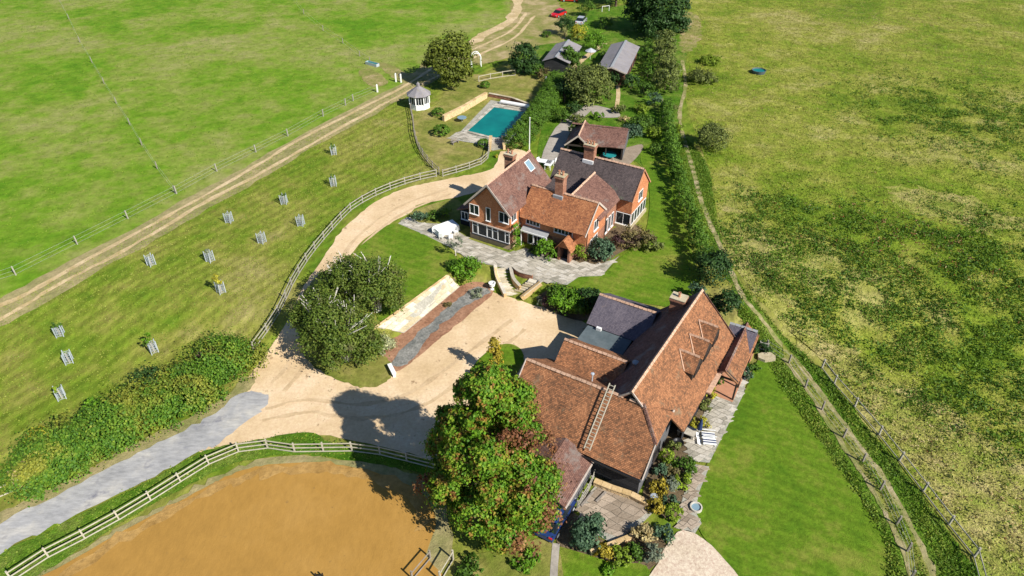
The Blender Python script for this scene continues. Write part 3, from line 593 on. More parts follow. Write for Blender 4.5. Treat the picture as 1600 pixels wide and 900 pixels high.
def hedge(pts, w, h, mat, label, n, size=0.22, seed=1, name='hedge', cat='hedge', step=None, wob=0.12, stemstep=3.0, clump=.16, shell=.75):
    P = catmull([G(*q) for q in pts], False, 6); e = empty(name, P[0], 0, label, cat); rd = random.Random(seed)
    B = []; acc = 0; m = MB(); sacc = 0
    for a, b in zip(P, P[1:]):
        L = math.dist(a[:2], b[:2]); k = max(1, int(L / (step or w * 0.45)))
        for j in range(k):
            t = j / k; hh = h * rd.uniform(1 - wob, 1 + wob); ww = w * rd.uniform(1 - wob, 1 + wob)
            x, y = a[0] + (b[0] - a[0]) * t - P[0][0] + rd.uniform(-1, 1) * wob * w * .6, a[1] + (b[1] - a[1]) * t - P[0][1] + rd.uniform(-1, 1) * wob * w * .6
            z = float(T(x + P[0][0], y + P[0][1])) - P[0][2]
            B.append((x, y, z + hh * 0.5, ww * 0.5, ww * 0.5, hh * 0.52))
            sacc += L / k
            if sacc > stemstep: sacc = 0; m.cone((x, y, z), (x, y, z + hh * 0.6), 0.06, 0.03, 5)
    leaves('foliage', B, n, size, M[mat], e, seed, clump=clump, shell=shell, zmin=-5)
    if m.f: m.build('stem', M['bark'], e)
    return e
#PART3
# ------------------------------------------------------------------ building pieces (in a building's own axes)
FACE = {'S': 0, 'E': R(90), 'N': R(180), 'W': R(-90)}
PANE = box(-0.5, 0.5, -0.012, 0.012, 0, 1).mesh('pane', M['glass'])
def window(parent, x, y, z, face, w, h, n=2, transom=0, mat='white', deep=0.1, name='window', fr=0.065, sill=True, pane=None):
    m = MB(); f = fr
    m.box(-w / 2, w / 2, -0.06, deep - 0.06, -f, 0); m.box(-w / 2, w / 2, -0.06, deep - 0.06, h, h + f)
    m.box(-w / 2 - f, -w / 2, -0.06, deep - 0.06, -f, h + f); m.box(w / 2, w / 2 + f, -0.06, deep - 0.06, -f, h + f)
    for k in range(1, n): m.box(-w / 2 + k * w / n - f / 2, -w / 2 + k * w / n + f / 2, -0.05, 0.035, 0, h)
    if transom: m.box(-w / 2, w / 2, -0.045, 0.03, transom - f / 2, transom + f / 2)
    if sill: m.box(-w / 2 - 0.12, w / 2 + 0.12, -0.14, -0.061, -f - 0.04, -f + 0.01)
    o = m.build(name, M[mat], parent, (x, y, z), (0, 0, FACE[face] if isinstance(face, str) else face))
    for k in range(n):
        inst('pane', pane or PANE, o, (-w / 2 + (k + 0.5) * w / n, -0.01, 0), (0, 0, 0), (w / n - f * 0.6, 1, h))
    return o
def wallprism(parent, x0, x1, y0, y1, z0, z1, mat, gable=None, ridge=0, name='wall', rz=None):
    """walls of a block; gable='S','N','E','W' letters that rise to the ridge height along that block's axis"""
    m = MB(); g = gable or ''
    A, B_, C, D = (x0, y0), (x1, y0), (x1, y1), (x0, y1)
    def side(p, q, letter):
        pts = [(p[0], p[1], z0), (q[0], q[1], z0), (q[0], q[1], z1)]
        if letter in g: pts.append(((p[0] + q[0]) / 2, (p[1] + q[1]) / 2, ridge))
        pts.append((p[0], p[1], z1)); m.face(pts)
    side(A, B_, 'S'); side(B_, C, 'E'); side(C, D, 'N'); side(D, A, 'W')
    return m.build(name, M[mat], parent)
def slope(parent, pts, mat, th=0.14, name='roof_slope'):
    o = MB().slab(pts, th).build(name, M[mat], parent)
    if mat in ('cement', 'lead') or max(p[0] for p in pts) - min(p[0] for p in pts) + max(p[1] for p in pts) - min(p[1] for p in pts) < 5: return o
    bm = bmesh.new(); bm.from_mesh(o.data)
    for ax in (0, 1):
        lo, hi = min(p[ax] for p in pts), max(p[ax] for p in pts)
        for c in np.arange(lo + .8, hi - .1, .8):
            co = [0, 0, 0]; co[ax] = c; no = [0, 0, 0]; no[ax] = 1
            bmesh.ops.bisect_plane(bm, geom=bm.verts[:] + bm.edges[:] + bm.faces[:], plane_co=co, plane_no=no)
    for v in bm.verts: v.co.z += .05 * math.sin(v.co.x * .9 + 1.3 * math.sin(v.co.y * .7)) + .03 * math.sin(v.co.y * 1.7 + v.co.x * 2.1) - .02
    bm.to_mesh(o.data); bm.free(); return o
def ridge(parent, a, b, mat='ridge', r=0.13, name='ridge_tiles'):
    a, b = Vector(a), Vector(b); L = (b - a).length; k = max(1, int(L / 0.45)); m = MB(); rd = random.Random(int(L * 100))
    for i in range(k):
        p = a + (b - a) * (i / k); q = a + (b - a) * ((i + 0.93) / k); d = (b - a).normalized(); s = Vector((-d.y, d.x, 0)).normalized(); j = rd.uniform(-.015, .015)
        for s0, z0, s1, z1 in ((-r * 1.25, -0.06, 0, 0.1), (0, 0.1, r * 1.25, -0.06)):
            f = [p + s * s1 + Vector((0, 0, z1 + j)), q + s * s1 + Vector((0, 0, z1 + j)), q + s * s0 + Vector((0, 0, z0 + j)), p + s * s0 + Vector((0, 0, z0 + j))]
            m.face([tuple(v) for v in f])
    return m.build(name, M[mat], parent)
def gable_x(parent, x0, x1, y0, y1, ze, zr, mat, oh=0.3, og=0.2, yr=None, walls=True):
    """two slopes with the ridge along x"""
    yr = (y0 + y1) / 2 if yr is None else yr
    sS = (zr - ze) / (yr - y0); sN = (zr - ze) / (y1 - yr)
    slope(parent, [(x0 - og, y0 - oh, ze - oh * sS + .12), (x1 + og, y0 - oh, ze - oh * sS + .12), (x1 + og, yr, zr + .12), (x0 - og, yr, zr + .12)], mat)
    slope(parent, [(x0 - og, yr + .002, zr + .12), (x1 + og, yr + .002, zr + .12), (x1 + og, y1 + oh, ze - oh * sN + .12), (x0 - og, y1 + oh, ze - oh * sN + .12)], mat)
    ridge(parent, (x0 - og, yr, zr + .14), (x1 + og, yr, zr + .14))
def gable_y(parent, x0, x1, y0, y1, ze, zr, mat, oh=0.3, og=0.2, xr=None):
    xr = (x0 + x1) / 2 if xr is None else xr
    sW = (zr - ze) / (xr - x0); sE = (zr - ze) / (x1 - xr)
    slope(parent, [(x0 - oh, y1 + og, ze - oh * sW + .12), (x0 - oh, y0 - og, ze - oh * sW + .12), (xr, y0 - og, zr + .12), (xr, y1 + og, zr + .12)], mat)
    slope(parent, [(xr + .002, y1 + og, zr + .12), (xr + .002, y0 - og, zr + .12), (x1 + oh, y0 - og, ze - oh * sE + .12), (x1 + oh, y1 + og, ze - oh * sE + .12)], mat)
    ridge(parent, (xr, y0 - og, zr + .14), (xr, y1 + og, zr + .14))
def bargeboard(parent, pts, mat='verge_board', w=0.06, h=0.22, name='bargeboard'):
    m = MB()
    for a, b in zip(pts, pts[1:]): m.beam(a, b, w, h)
    return m.build(name, M[mat], parent)
POT = MB().lathe([(0.0, 0), (0.13, 0), (0.11, 0.35), (0.14, 0.4), (0.14, 0.5), (0.09, 0.5), (0.09, 0.3), (0, 0.3)], 10).mesh('chimney_pot', M['terra'])
def chimney(parent, x, y, z0, z1, w, d, pots=3, mat='brick', flash=True):
    m = MB(); m.box(-w / 2, w / 2, -d / 2, d / 2, 0, z1 - z0 - 0.45)
    m.box(-w / 2 - .06, w / 2 + .06, -d / 2 - .06, d / 2 + .06, z1 - z0 - 0.45, z1 - z0 - 0.25); m.box(-w / 2 - .12, w / 2 + .12, -d / 2 - .12, d / 2 + .12, z1 - z0 - 0.25, z1 - z0 - 0.08); m.box(-w / 2 - .05, w / 2 + .05, -d / 2 - .05, d / 2 + .05, z1 - z0 - 0.08, z1 - z0)
    o = m.build('chimney', M[mat], parent, (x, y, z0))
    MB().box(-w / 2 - .1, w / 2 + .1, -d / 2 - .1, d / 2 + .1, z1 - z0, z1 - z0 + 0.07).build('chimney_cap', M['buffstone'], o)
    for k in range(pots): inst('chimney_pot', POT, o, ((k - (pots - 1) / 2) * w / max(pots, 1) * 0.95, 0, z1 - z0 + 0.05))
    return o

# ------------------------------------------------------------------ the tile-hung house
H = empty('house', (*HOUSE_O, TER), AX, 'large tile-hung brick house with several gables and three tall chimneys', 'house')
# left wing
wallprism(H, -5.5, 0, 0, 9.1, 0.0, 0.75, 'buffbrick', name='plinth')
wallprism(H, -5.46, -0.04, 0.04, 9.06, 0.75, 2.55, 'brick')
wallprism(H, -5.53, 0.03, -0.03, 9.13, 2.55, 5.0, 'hung', 'SN', 7.92)
MB().box(-5.6, 0.1, -0.16, -0.04, 2.44, 2.56).box(0.04, 0.12, -0.1, 2.3, 2.44, 2.56).build('tile_course', M['verge_board'], H)
gable_y(H, -5.5, 0, 0, 9.1, 5.0, 7.95, 'browntile', 0.35, 0.45)
bargeboard(H, [(-5.9, -0.47, 4.62), (-2.75, -0.47, 7.98), (0.4, -0.47, 4.62)])
bargeboard(H, [(-5.8, -0.36, 4.55), (-2.75, -0.36, 7.8), (0.3, -0.36, 4.55)], 'darkwood', 0.12, 0.25)
window(H, -4.75, -0.03, 3.55, 'S', 1.15, 1.15, 2, 0); window(H, -2.85, -0.03, 3.2, 'S', 0.5, 1.65, 1)
window(H, -0.78, -0.03, 3.6, 'S', 1.2, 1.2, 2); window(H, 0.03, 0.75, 3.6, 'E', 0.95, 1.2, 2)
MB().box(-5.2, -0.1, -0.2, -0.03, 0.74, 0.82).build('window_sill', M['black'], H)
for wx, ww, nn in ((-4.75, 0.6, 1), (-3.72, 1.1, 1), (-2.72, 0.62, 1), (-1.98, 0.62, 1), (-1.12, 0.9, 1), (-0.36, 0.45, 1)):
    window(H, wx, 0.0, 0.9, 'S', ww, 1.45, nn, 1.1 if nn == 1 and ww < 0.65 else 0, sill=False)
m = MB().box(-1.05, 1.05, -1.0, 1.0, 0, 0); sk = window(H, -1.25, 7.0, 6.45, 'S', 0.95, 1.25, 1, sill=False, name='skylight', pane=box(-0.5, 0.5, -0.012, 0.012, 0, 1).mesh('pane', M['paleglass']))
sk.location = (-1.35, 7.7, 6.62); sk.rotation_euler = Matrix((Vector((0, 1, 0)), Vector((-0.73, 0, -0.683)), Vector((-0.683, 0, 0.73)))).transposed().to_euler()
chimney(H, -4.4, 7.6, 5.3, 8.0, 1.15, 0.75, 2)
# low side wing in the left gable's shade
wallprism(H, -8.2, -5.56, 2.0, 7.0, 0, 2.3, 'tarboard'); slope(H, [(-8.5, 1.7, 2.2), (-5.56, 1.7, 3.2), (-5.56, 7.3, 3.2), (-8.5, 7.3, 2.2)], 'browntile')
window(H, -6.3, 1.98, 0.08, 'S', 0.85, 2.0, 1, name='glazed_door', sill=False); window(H, -7.5, 1.98, 0.9, 'S', 0.9, 1.0, 2)
# middle range
wallprism(H, 0.06, 8.4, 2.4, 7.6, 0, 2.0, 'brick'); wallprism(H, 0.06, 8.43, 2.37, 7.63, 2.0, 3.95, 'hung', 'E', 6.25)
gable_x(H, 0.2, 8.4, 2.4, 7.6, 3.95, 6.2, 'orangetile', 0.55, 0.12, 5.0)
bargeboard(H, [(8.56, 1.8, 3.5), (8.56, 5.0, 6.3), (8.56, 7.7, 3.96)])
window(H, 1.7, 2.36, 2.75, 'S', 1.7, 0.62, 4); window(H, 5.6, 2.36, 2.75, 'S', 2.2, 0.62, 5)
window(H, 8.43, 4.9, 2.9, 'E', 1.1, 1.2, 2); window(H, 8.4, 4.6, 0.7, 'E', 1.9, 1.3, 4)
# veranda with pale lead roof
V_ = [(0.5, 1.55, 2.15), (3.9, 1.55, 2.15), (3.9, 2.35, 2.4), (0.5, 2.35, 2.4)]
slope(H, V_, 'lead', 0.1, 'veranda_roof'); MB().box(0.5, 3.9, 1.47, 1.55, 2.0, 2.16).build('gutter', M['white'], H)
for vx in (0.55, 2.2, 3.85): MB().box(vx - .05, vx + .05, 1.57, 1.67, 0, 2.08).build('veranda_post', M['white'], H)
window(H, 2.3, 2.38, 0.1, 'S', 2.4, 1.9, 4, name='glazed_door', sill=False)
# gabled porch
MB().box(5.7, 5.95, 0.9, 2.36, 0, 1.9).box(6.95, 7.2, 0.9, 2.36, 0, 1.9).build('porch_wall', M['brick'], H)
MB().face([(5.7, 0.92, 1.9), (7.2, 0.92, 1.9), (6.45, 0.92, 2.85)]).build('porch_gable', M['hung'], H)
slope(H, [(5.45, 0.6, 1.65), (6.45, 0.6, 3.0), (6.45, 2.5, 3.0), (5.45, 2.5, 1.65)][::-1], 'orangetile', 0.08); slope(H, [(6.452, 0.6, 3.0), (7.45, 0.6, 1.65), (7.45, 2.5, 1.65), (6.452, 2.5, 3.0)][::-1], 'orangetile', 0.08)
MB().box(5.96, 6.94, 1.9, 1.98, 0, 1.9).build('front_door', M['interior'], H)
# monopitch link and cross range
wallprism(H, 5.2, 8.38, 7.6, 11.2, 0, 3.6, 'brick'); MB().box(5.1, 5.25, 5.4, 11.4, 4.3, 6.25).build('wall', M['darktile'], H)
slope(H, [(5.1, 5.0, 6.32), (8.9, 5.0, 4.0), (8.9, 11.35, 4.0), (5.1, 11.35, 6.32)], 'browntile'); ridge(H, (5.12, 5.0, 6.36), (5.12, 11.4, 6.36))
for wy in (8.2, 9.1, 10.0): window(H, 8.39, wy, 0.6, 'E', 0.5, 1.8, 1)
slope(H, [(0.1, 7.3, 4.4), (5.1, 7.3, 4.4), (5.1, 11.6, 4.9), (0.1, 11.6, 4.9)], 'darktile', 0.2, 'low_roof')
wallprism(H, 0.1, 5.15, 7.65, 11.2, 0, 4.3, 'brick')
# big dark-roofed rear range
wallprism(H, -0.5, 10.3, 11.2, 16.2, 0, 2.15, 'brick'); wallprism(H, -0.53, 10.33, 11.17, 16.23, 2.15, 4.45, 'hung', 'EW', 7.0)
gable_x(H, -0.5, 10.3, 11.2, 16.2, 4.4, 6.98, 'darktile', 0.45, 0.12)
bargeboard(H, [(10.47, 10.7, 3.95), (10.47, 13.7, 7.02), (10.47, 16.7, 3.95)], 'terra', 0.05, 0.16)
window(H, 10.33, 13.7, 3.0, 'E', 1.2, 1.15, 2); window(H, 9.36, 11.18, 0.55, 'S', 1.75, 1.45, 2, sill=True)
for k in range(5): window(H, 10.31, 11.75 + k * 0.95, 0.55, 'E', 0.75, 1.5, 1, sill=False)
MB().box(10.34, 10.5, 11.1, 16.3, 0.0, 0.5).box(8.42, 10.34, 10.95, 11.15, 0, 0.45).build('plinth', M['buffstone'], H)
chimney(H, 3.7, 5.1, 5.6, 8.4, 1.0, 0.9, 2); MB().box(3.1, 4.3, 4.35, 4.62, 5.7, 6.1).build('lead_flashing', M['lead'], H)
chimney(H, 3.4, 13.6, 6.0, 8.6, 1.3, 0.8, 3); MB().box(2.7, 4.1, 12.98, 13.18, 6.3, 6.75).build('lead_flashing', M['white'], H)
MB().cone((4.6, 9.7, 4.8), (4.6, 9.7, 5.5), 0.1, 0.1, 8).box(4.3, 4.9, 9.4, 9.9, 4.72, 4.95).build('roof_vent', M['white'], H)
for q in ((0.15, 1.9, 4.9), (8.5, 2.5, 3.6), (8.5, 7.7, 3.6)): MB().cone((q[0], q[1], 0.1), q, 0.05, 0.05, 6).build('drainpipe', M['black'], H)

# ------------------------------------------------------------------ the big tiled barn
B = empty('barn', (*BARN_O, 0), AX, 'black boarded barn conversion with long swooping clay tile roof', 'barn')
LA = R(-2.6); LO = (1.05, 6.0)
def lp(x, y, z): return (LO[0] + x * math.cos(LA) - y * math.sin(LA), LO[1] + x * math.sin(LA) + y * math.cos(LA), z)
# wing with half-hipped east end
m = MB(); m.face([(-12.1, 0.1, 0), (-.1, 0.1, 0), (-.1, 0.1, 3.0), (-12.1, 0.1, 3.0)])
m.build('wall', M['tarboard'], B)
MB().face([(-.1, 0.1, 0), (-.1, 7.7, 0), (-.1, 7.7, 3.05), (-.1, 5.75, 4.6), (-.1, 2.05, 4.6), (-.1, 0.1, 3.05)]).build('wall', M['greyboard'], B)
MB().face([(-12.1, 7.7, 0), (-12.1, 0.1, 0), (-12.1, 0.1, 3.0), (-12.1, 3.9, 6.0), (-12.1, 7.7, 3.0)]).build('wall', M['tarboard'], B)
sl_ = 3.1 / 3.9
slope(B, [(-12.3, -.35, 2.75), (0.15, -.35, 2.75), (0.15, 1.95, 4.6), (-1.75, 3.9, 6.12), (-12.3, 3.9, 6.12)], 'barntile')
slope(B, [(-12.3, 3.902, 6.12), (-1.75, 3.902, 6.12), (0.15, 5.85, 4.6), (0.15, 8.1, 2.8), (-12.3, 8.1, 2.8)], 'barntile')
slope(B, [(0.3, 1.85, 4.48), (0.3, 5.95, 4.48), (-1.8, 3.9, 6.2)], 'barntile')
ridge(B, (-12.3, 3.9, 6.16), (-3.4, 3.9, 6.16)); ridge(B, (-1.75, 3.9, 6.2), (0.22, 1.9, 4.55), 'browntile'); ridge(B, (-2.9, 3.85, 6.22), (-1.75, 3.9, 6.2))
bargeboard(B, [(0.2, 1.9, 4.52), (0.2, -.35, 2.72)]); bargeboard(B, [(0.2, 5.9, 4.52), (0.2, 6.4, 4.1)])
bargeboard(B, [(-12.35, -.3, 2.75), (-12.35, 3.9, 6.12)])
MB().box(-12.3, 0.1, -.5, -.37, 2.5, 2.62).build('gutter', M['black'], B)
# long range
zr = 7.0; ze = 3.0; xr = -3.75; sE = (zr - ze) / 3.75
slope(B, [lp(xr, -2.4, zr + .12), lp(xr + 1.05, -2.35, zr + .12 - 1.05 * sE), lp(-.9, -.35, zr + .12 - 2.85 * sE), lp(0.35, -.1, ze + .12 - .35 * sE), lp(0.35, 13.3, ze + .12 - .35 * sE), lp(xr, 13.3, zr + .12)], 'barntile')
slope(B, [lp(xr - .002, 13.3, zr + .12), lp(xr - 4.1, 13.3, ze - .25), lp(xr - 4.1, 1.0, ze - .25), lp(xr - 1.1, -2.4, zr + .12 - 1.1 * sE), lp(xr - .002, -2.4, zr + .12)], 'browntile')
ridge(B, lp(xr, -2.5, zr + .16), lp(xr, 13.4, zr + .16))
MB().face([lp(xr - 1.0, -2.2, 6.0), lp(xr + 1.0, -2.2, 6.0), lp(xr, -2.2, 7.0)]).build('gablet', M['interior'], B); bargeboard(B, [lp(xr - 1.05, -2.42, 6.02), lp(xr, -2.42, 7.1), lp(xr + 1.05, -2.42, 6.02)], 'verge_board', .08, .14)
bargeboard(B, [lp(xr, 13.4, 7.05), lp(0.4, 13.4, 2.75)], 'browntile'); 
MB().face([lp(-7.5, 0, 0), lp(-7.5, 13.1, 0), lp(-7.5, 13.1, 3), lp(-7.5, 0, 3)]).face([lp(0, 1, 0), lp(0, 13.1, 0), lp(0, 13.1, 3), lp(0, 1, 3)]).face([lp(0, 13.1, 0), lp(-7.5, 13.1, 0), lp(-7.5, 13.1, 3), lp(xr, 13.1, 7), lp(0, 13.1, 3)]).build('wall', M['tarboard'], B)
MB().beam(lp(0.52, 5.2, 2.74), lp(0.52, 13.2, 2.74), 0.42, 0.14).build('parapet_gutter', M['ridge'], B)
window(B, -.08, 3.9, 1.0, 'E', 1.4, 1.0, 3, mat='darkwood'); window(B, -5.5, 0.08, 1.9, 'S', 0.7, 0.7, 2, mat='greyboard'); window(B, -3.6, 0.08, 1.9, 'S', 0.9, 0.5, 1, mat='greyboard')
# three gabled dormers with ridges running out over the east slope
for dy in (5.5, 7.9, 10.2):
    zd = 5.95; hw = 1.2; dr = 1.15
    xi = xr + (zr - zd) / sE; xf = xi + 1.9; xe = xi + dr / sE
    for sg in (-1, 1):
        q = [lp(xi, dy, zd + .16), lp(xf, dy, zd + .16), lp(xf, dy + sg * hw, zd - dr + .16), lp(xe, dy + sg * hw, zd - dr + .16)]
        slope(B, q if sg > 0 else q[::-1], 'barntile', -0.1 if False else 0.1, 'dormer_slope')
        bargeboard(B, [lp(xi, dy, zd + .2), lp(xe, dy + sg * hw, zd - dr + .2)], 'ridge', .09, .06, 'valley_tiles')
    zb = zr - (xf - xr) * sE
    MB().face([lp(xf - .08, dy - hw + .12, zb), lp(xf - .08, dy + hw - .12, zb), lp(xf - .08, dy + hw - .12, zd - dr + .06), lp(xf - .08, dy, zd + .06), lp(xf - .08, dy - hw + .12, zd - dr + .06)]).face([lp(xf - .08, dy - hw + .12, zb), lp(xf - .08, dy - hw + .12, zd - dr + .06), lp(xe, dy - hw + .12, zd - dr + .06)]).build('dormer_wall', M['darkwood'], B)
    ridge(B, lp(xi, dy, zd + .18), lp(xf, dy, zd + .18), r=0.09)
    window(B, *lp(xf - .04, dy, zb + .35), FACE['E'] + LA, 1.3, 0.7, 3, mat='darkwood', sill=False)
chimney(B, *lp(-5.3, 11.6, 4.0)[:2], 4.2, 6.75, 1.3, 0.95, 1)
MB().cone(lp(-5.5, 2.6, 3.2), lp(-5.5, 2.6, 5.4), 0.13, 0.13, 10).lathe([(0, .5), (.3, .42), (.3, .3), (0, .3)], 10, lp(-5.5, 2.6, 5.05)).build('flue', M['lead'], B)
MB().cone((-6.8, 5.3, 4.6), (-6.8, 5.3, 5.8), 0.07, 0.07, 8).lathe([(0, .25), (.16, .2), (.16, .1), (0, .1)], 8, (-6.8, 5.3, 5.7)).build('flue', M['steel'], B)
# second gable behind the wing
gable_x(B, -11.0, -5.2, 6.6, 11.2, 3.3, 5.0, 'barntile', 0.2, 0.15, 8.9)
MB().face([(-10.9, 11.0, 0), (-10.9, 6.7, 0), (-10.9, 6.7, 3.3), (-10.9, 8.9, 4.95), (-10.9, 11.0, 3.3)]).face([(-6.4, 11.0, 0), (-10.9, 11.0, 0), (-10.9, 11.0, 3.3), (-6.4, 11.0, 3.3)]).build('wall', M['tarboard'], B)
# flat grey roof and mauve slated garage
MB().box(-11.2, -6.6, 11.3, 14.3, 2.55, 2.75).build('flat_roof', M['felt'], B); MB().box(-11.1, -6.7, 11.4, 14.2, 0, 2.55).build('wall', M['tarboard'], B)
MB().box(-10.2, -9.7, 14.0, 14.25, 2.76, 3.1).build('roof_vent', M['white'], B)
wallprism(B, -11.3, -6.3, 14.8, 20.0, 0, 2.75, 'tarboard', 'W', 4.35)
gable_x(B, -11.3, -5.6, 14.8, 20.0, 2.75, 4.35, 'greytile', 0.3, 0.15)
MB().box(-10.9, -7.4, 14.72, 14.79, 0, 2.2).build('garage_door', M['darkwood'], B)
# outshot running forward from the wing
wallprism(B, -8.8, -4.1, -4.9, 0.0, 0, 2.2, 'greyboard', 'S', 3.3)
slope(B, [(-4.0, -5.1, 2.1), (-4.0, -.02, 2.1), (-6.5, -.02, 3.4), (-6.5, -5.1, 3.4)], 'browntile', .12); slope(B, [(-6.502, -5.1, 3.4), (-6.502, -.02, 3.4), (-9.0, -.02, 2.1), (-9.0, -5.1, 2.1)], 'browntile', .12)
bargeboard(B, [(-3.95, -5.15, 2.05), (-3.95, -.1, 2.05)], 'verge_board', 0.1, 0.12)
# north link and east porch range
wallprism(B, 1.4, 3.4, 18.6, 20.8, 0, 2.6, 'tarboard'); slope(B, [(0.9, 18.2, 2.35), (3.6, 18.2, 2.35), (3.6, 20.9, 3.3), (0.9, 20.9, 3.3)], 'greytile'); ridge(B, (0.9, 20.9, 3.38), (3.6, 20.9, 3.38), 'lead')
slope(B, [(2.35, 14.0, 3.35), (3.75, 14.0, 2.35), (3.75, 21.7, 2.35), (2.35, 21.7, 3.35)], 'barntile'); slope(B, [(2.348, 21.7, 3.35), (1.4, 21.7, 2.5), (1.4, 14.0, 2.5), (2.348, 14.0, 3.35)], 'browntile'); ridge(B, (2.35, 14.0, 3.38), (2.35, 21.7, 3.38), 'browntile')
for q in ((1.5, 14.2), (3.6, 14.2), (3.6, 16.0), (3.6, 17.8), (3.6, 19.6), (3.6, 21.5)): MB().box(q[0] - .08, q[0] + .08, q[1] - .08, q[1] + .08, 0, 2.4).build('porch_post', M['darkwood'], B)
MB().beam((1.5, 14.2, 2.45), (2.4, 14.2, 3.25), .12, .18).beam((2.4, 14.2, 3.25), (3.6, 14.2, 2.4), .12, .18).beam((1.5, 14.2, 2.4), (3.6, 14.2, 2.4), .12, .16).build('porch_truss', M['darkwood'], B)
MB().box(1.2, 3.7, 13.9, 21.6, 0.02, 0.16).build('brick_floor', M['terra'], B); wallprism(B, 1.3, 3.55, 17.5, 21.6, 0, 2.3, 'tarboard')
# roof ladder: two rails, every rung its own piece
la = empty('roof_ladder', fpt(BARN_O, AX, -4.55, 1.8) + (4.9,), AX, 'long pale ladder lying up the barn roof to its ridge', 'ladder')
lbm, ltm = Vector((0, -2.1, -2.1 * sl_ + .12)), Vector((0.0, 2.25, 2.25 * sl_ + .12))
for sx in (-.24, .24): MB().beam(lbm + Vector((sx, 0, 0.05)), ltm + Vector((sx, 0, 0.05)), 0.07, 0.09).build('rail', M['pale'], la)
rung = box(-.21, .21, -.025, .025, -.025, .025).mesh('rung', M['pale'])
for k in range(18): inst('rung', rung, la, tuple(lbm + (ltm - lbm) * ((k + .5) / 18) + Vector((0, 0, .05))))
#PART4
# ------------------------------------------------------------------ buildings behind the house
def frame_at(px, py, z, name, a, label, cat):
    o = unp(px, py, z); return empty(name, (o[0], o[1], TER), R(a), label, cat)
q = frame_at(931, 110, 4.0, 'stable_block', -17, 'long timber stable with pale cement sheet roof, under the big dark tree', 'stable')
wallprism(q, 0.3, 5.1, 0.5, 15.2, 0, 2.4, 'redboard', 'SN', 3.1)
for k in range(8):
    y0 = k * 1.95; slope(q, [(-.1, y0 + 1.94, 2.32), (-.1, y0, 2.32), (2.7, y0, 3.25 + .01 * (k % 2)), (2.7, y0 + 1.94, 3.25 + .01 * (k % 2))], 'cement', .06, 'roof_sheet'); slope(q, [(2.71, y0 + 1.94, 3.25 + .01 * (k % 2)), (2.71, y0, 3.25 + .01 * (k % 2)), (5.5, y0, 2.32), (5.5, y0 + 1.94, 2.32)], 'cement', .06, 'roof_sheet')
MB().box(2.5, 2.92, -.05, 15.65, 3.24, 3.34).build('ridge_cap', M['lead'], q); bargeboard(q, [(-.1, -.04, 2.3), (2.7, -.04, 3.2), (5.5, -.04, 2.3)])
for y0 in (2, 5, 8, 11): MB().box(5.11, 5.2, y0, y0 + 1.2, 0, 2.1).build('stable_door', M['darkwood'], q)
q = frame_at(850, 95, 3.6, 'tool_shed', -17, 'smaller grey roofed shed beside the round dark tree', 'shed')
wallprism(q, 0.0, 4.6, 0.3, 10.2, 0, 2.0, 'tarboard', 'SN', 2.8)
for k in range(5):
    y0 = k * 2.1; slope(q, [(-.35, y0 + 2.09, 1.95), (-.35, y0, 1.95), (2.2, y0, 2.9 + .01 * (k % 2)), (2.2, y0 + 2.09, 2.9 + .01 * (k % 2))], 'cement', .06, 'roof_sheet'); slope(q, [(2.21, y0 + 2.09, 2.9 + .01 * (k % 2)), (2.21, y0, 2.9 + .01 * (k % 2)), (4.9, y0, 1.95), (4.9, y0 + 2.09, 1.95)], 'cement', .06, 'roof_sheet')
MB().box(2.0, 2.42, -.05, 10.5, 2.9, 3.0).build('ridge_cap', M['lead'], q)
q = frame_at(885, 225, 3.6, 'cart_shed', -15, 'open fronted brown tiled cart shed with front gable', 'garage')
wallprism(q, 0.1, 8.0, 5.0, 7.6, 0, 2.0, 'tarboard'); MB().box(0.05, 0.2, .2, 5, 0, 2.0).build('wall', M['tarboard'], q)
MB().face([(8.05, 1.0, 0), (8.05, 7.6, 0), (8.05, 7.6, 2.0), (8.05, 4.1, 3.35), (8.05, 1.0, 2.0)]).face([(8.0, 7.6, 0), (8.0, 1.0, 0), (8.0, 1.0, 2.0), (8.0, 4.1, 3.3), (8.0, 7.6, 2.0)]).build('gable_wall', M['greyboard'], q)
slope(q, [(1.7, .7, 1.95), (8.2, .7, 1.95), (8.2, 4.1, 3.45), (1.7, 4.1, 3.45)], 'browntile'); slope(q, [(0, 4.102, 3.45), (8.2, 4.102, 3.45), (8.2, 7.8, 1.9), (0, 7.8, 1.9)], 'darktile'); ridge(q, (0, 4.1, 3.5), (8.2, 4.1, 3.5), 'browntile')
slope(q, [(-.2, 5.5, 1.95), (-.2, -.1, 1.95), (1.65, -.1, 3.5), (1.65, 5.5, 3.5)], 'browntile'); slope(q, [(1.652, 5.5, 3.5), (1.652, -.1, 3.5), (3.5, -.1, 1.95), (3.5, 5.5, 1.95)], 'browntile'); ridge(q, (1.65, -.1, 3.54), (1.65, 5.4, 3.54)); bargeboard(q, [(-.25, -.16, 1.85), (1.65, -.16, 3.48), (3.55, -.16, 1.85)])
MB().box(.1, 3.3, .1, .2, 1.75, 1.98).build('tie_beam', M['darkwood'], q)
for x in (.15, 3.3, 5.6, 7.9): MB().box(x - .08, x + .08, .85, 1.0, 0, 1.95).build('post', M['darkwood'], q)
g = G(656, 167); q = empty('summerhouse', g, R(10), 'white octagonal summerhouse with grey pointed roof', 'summerhouse')
K = 8; c8 = [(1.75 * math.cos((k + .5) * math.pi / 4), 1.75 * math.sin((k + .5) * math.pi / 4)) for k in range(K)]
MB().prism(c8, 0, 0.9).build('wall', M['white'], q); MB().prism([(x * .93, y * .93) for x, y in c8], 0.9, 2.3).build('window_glazing', M['glass'], q)
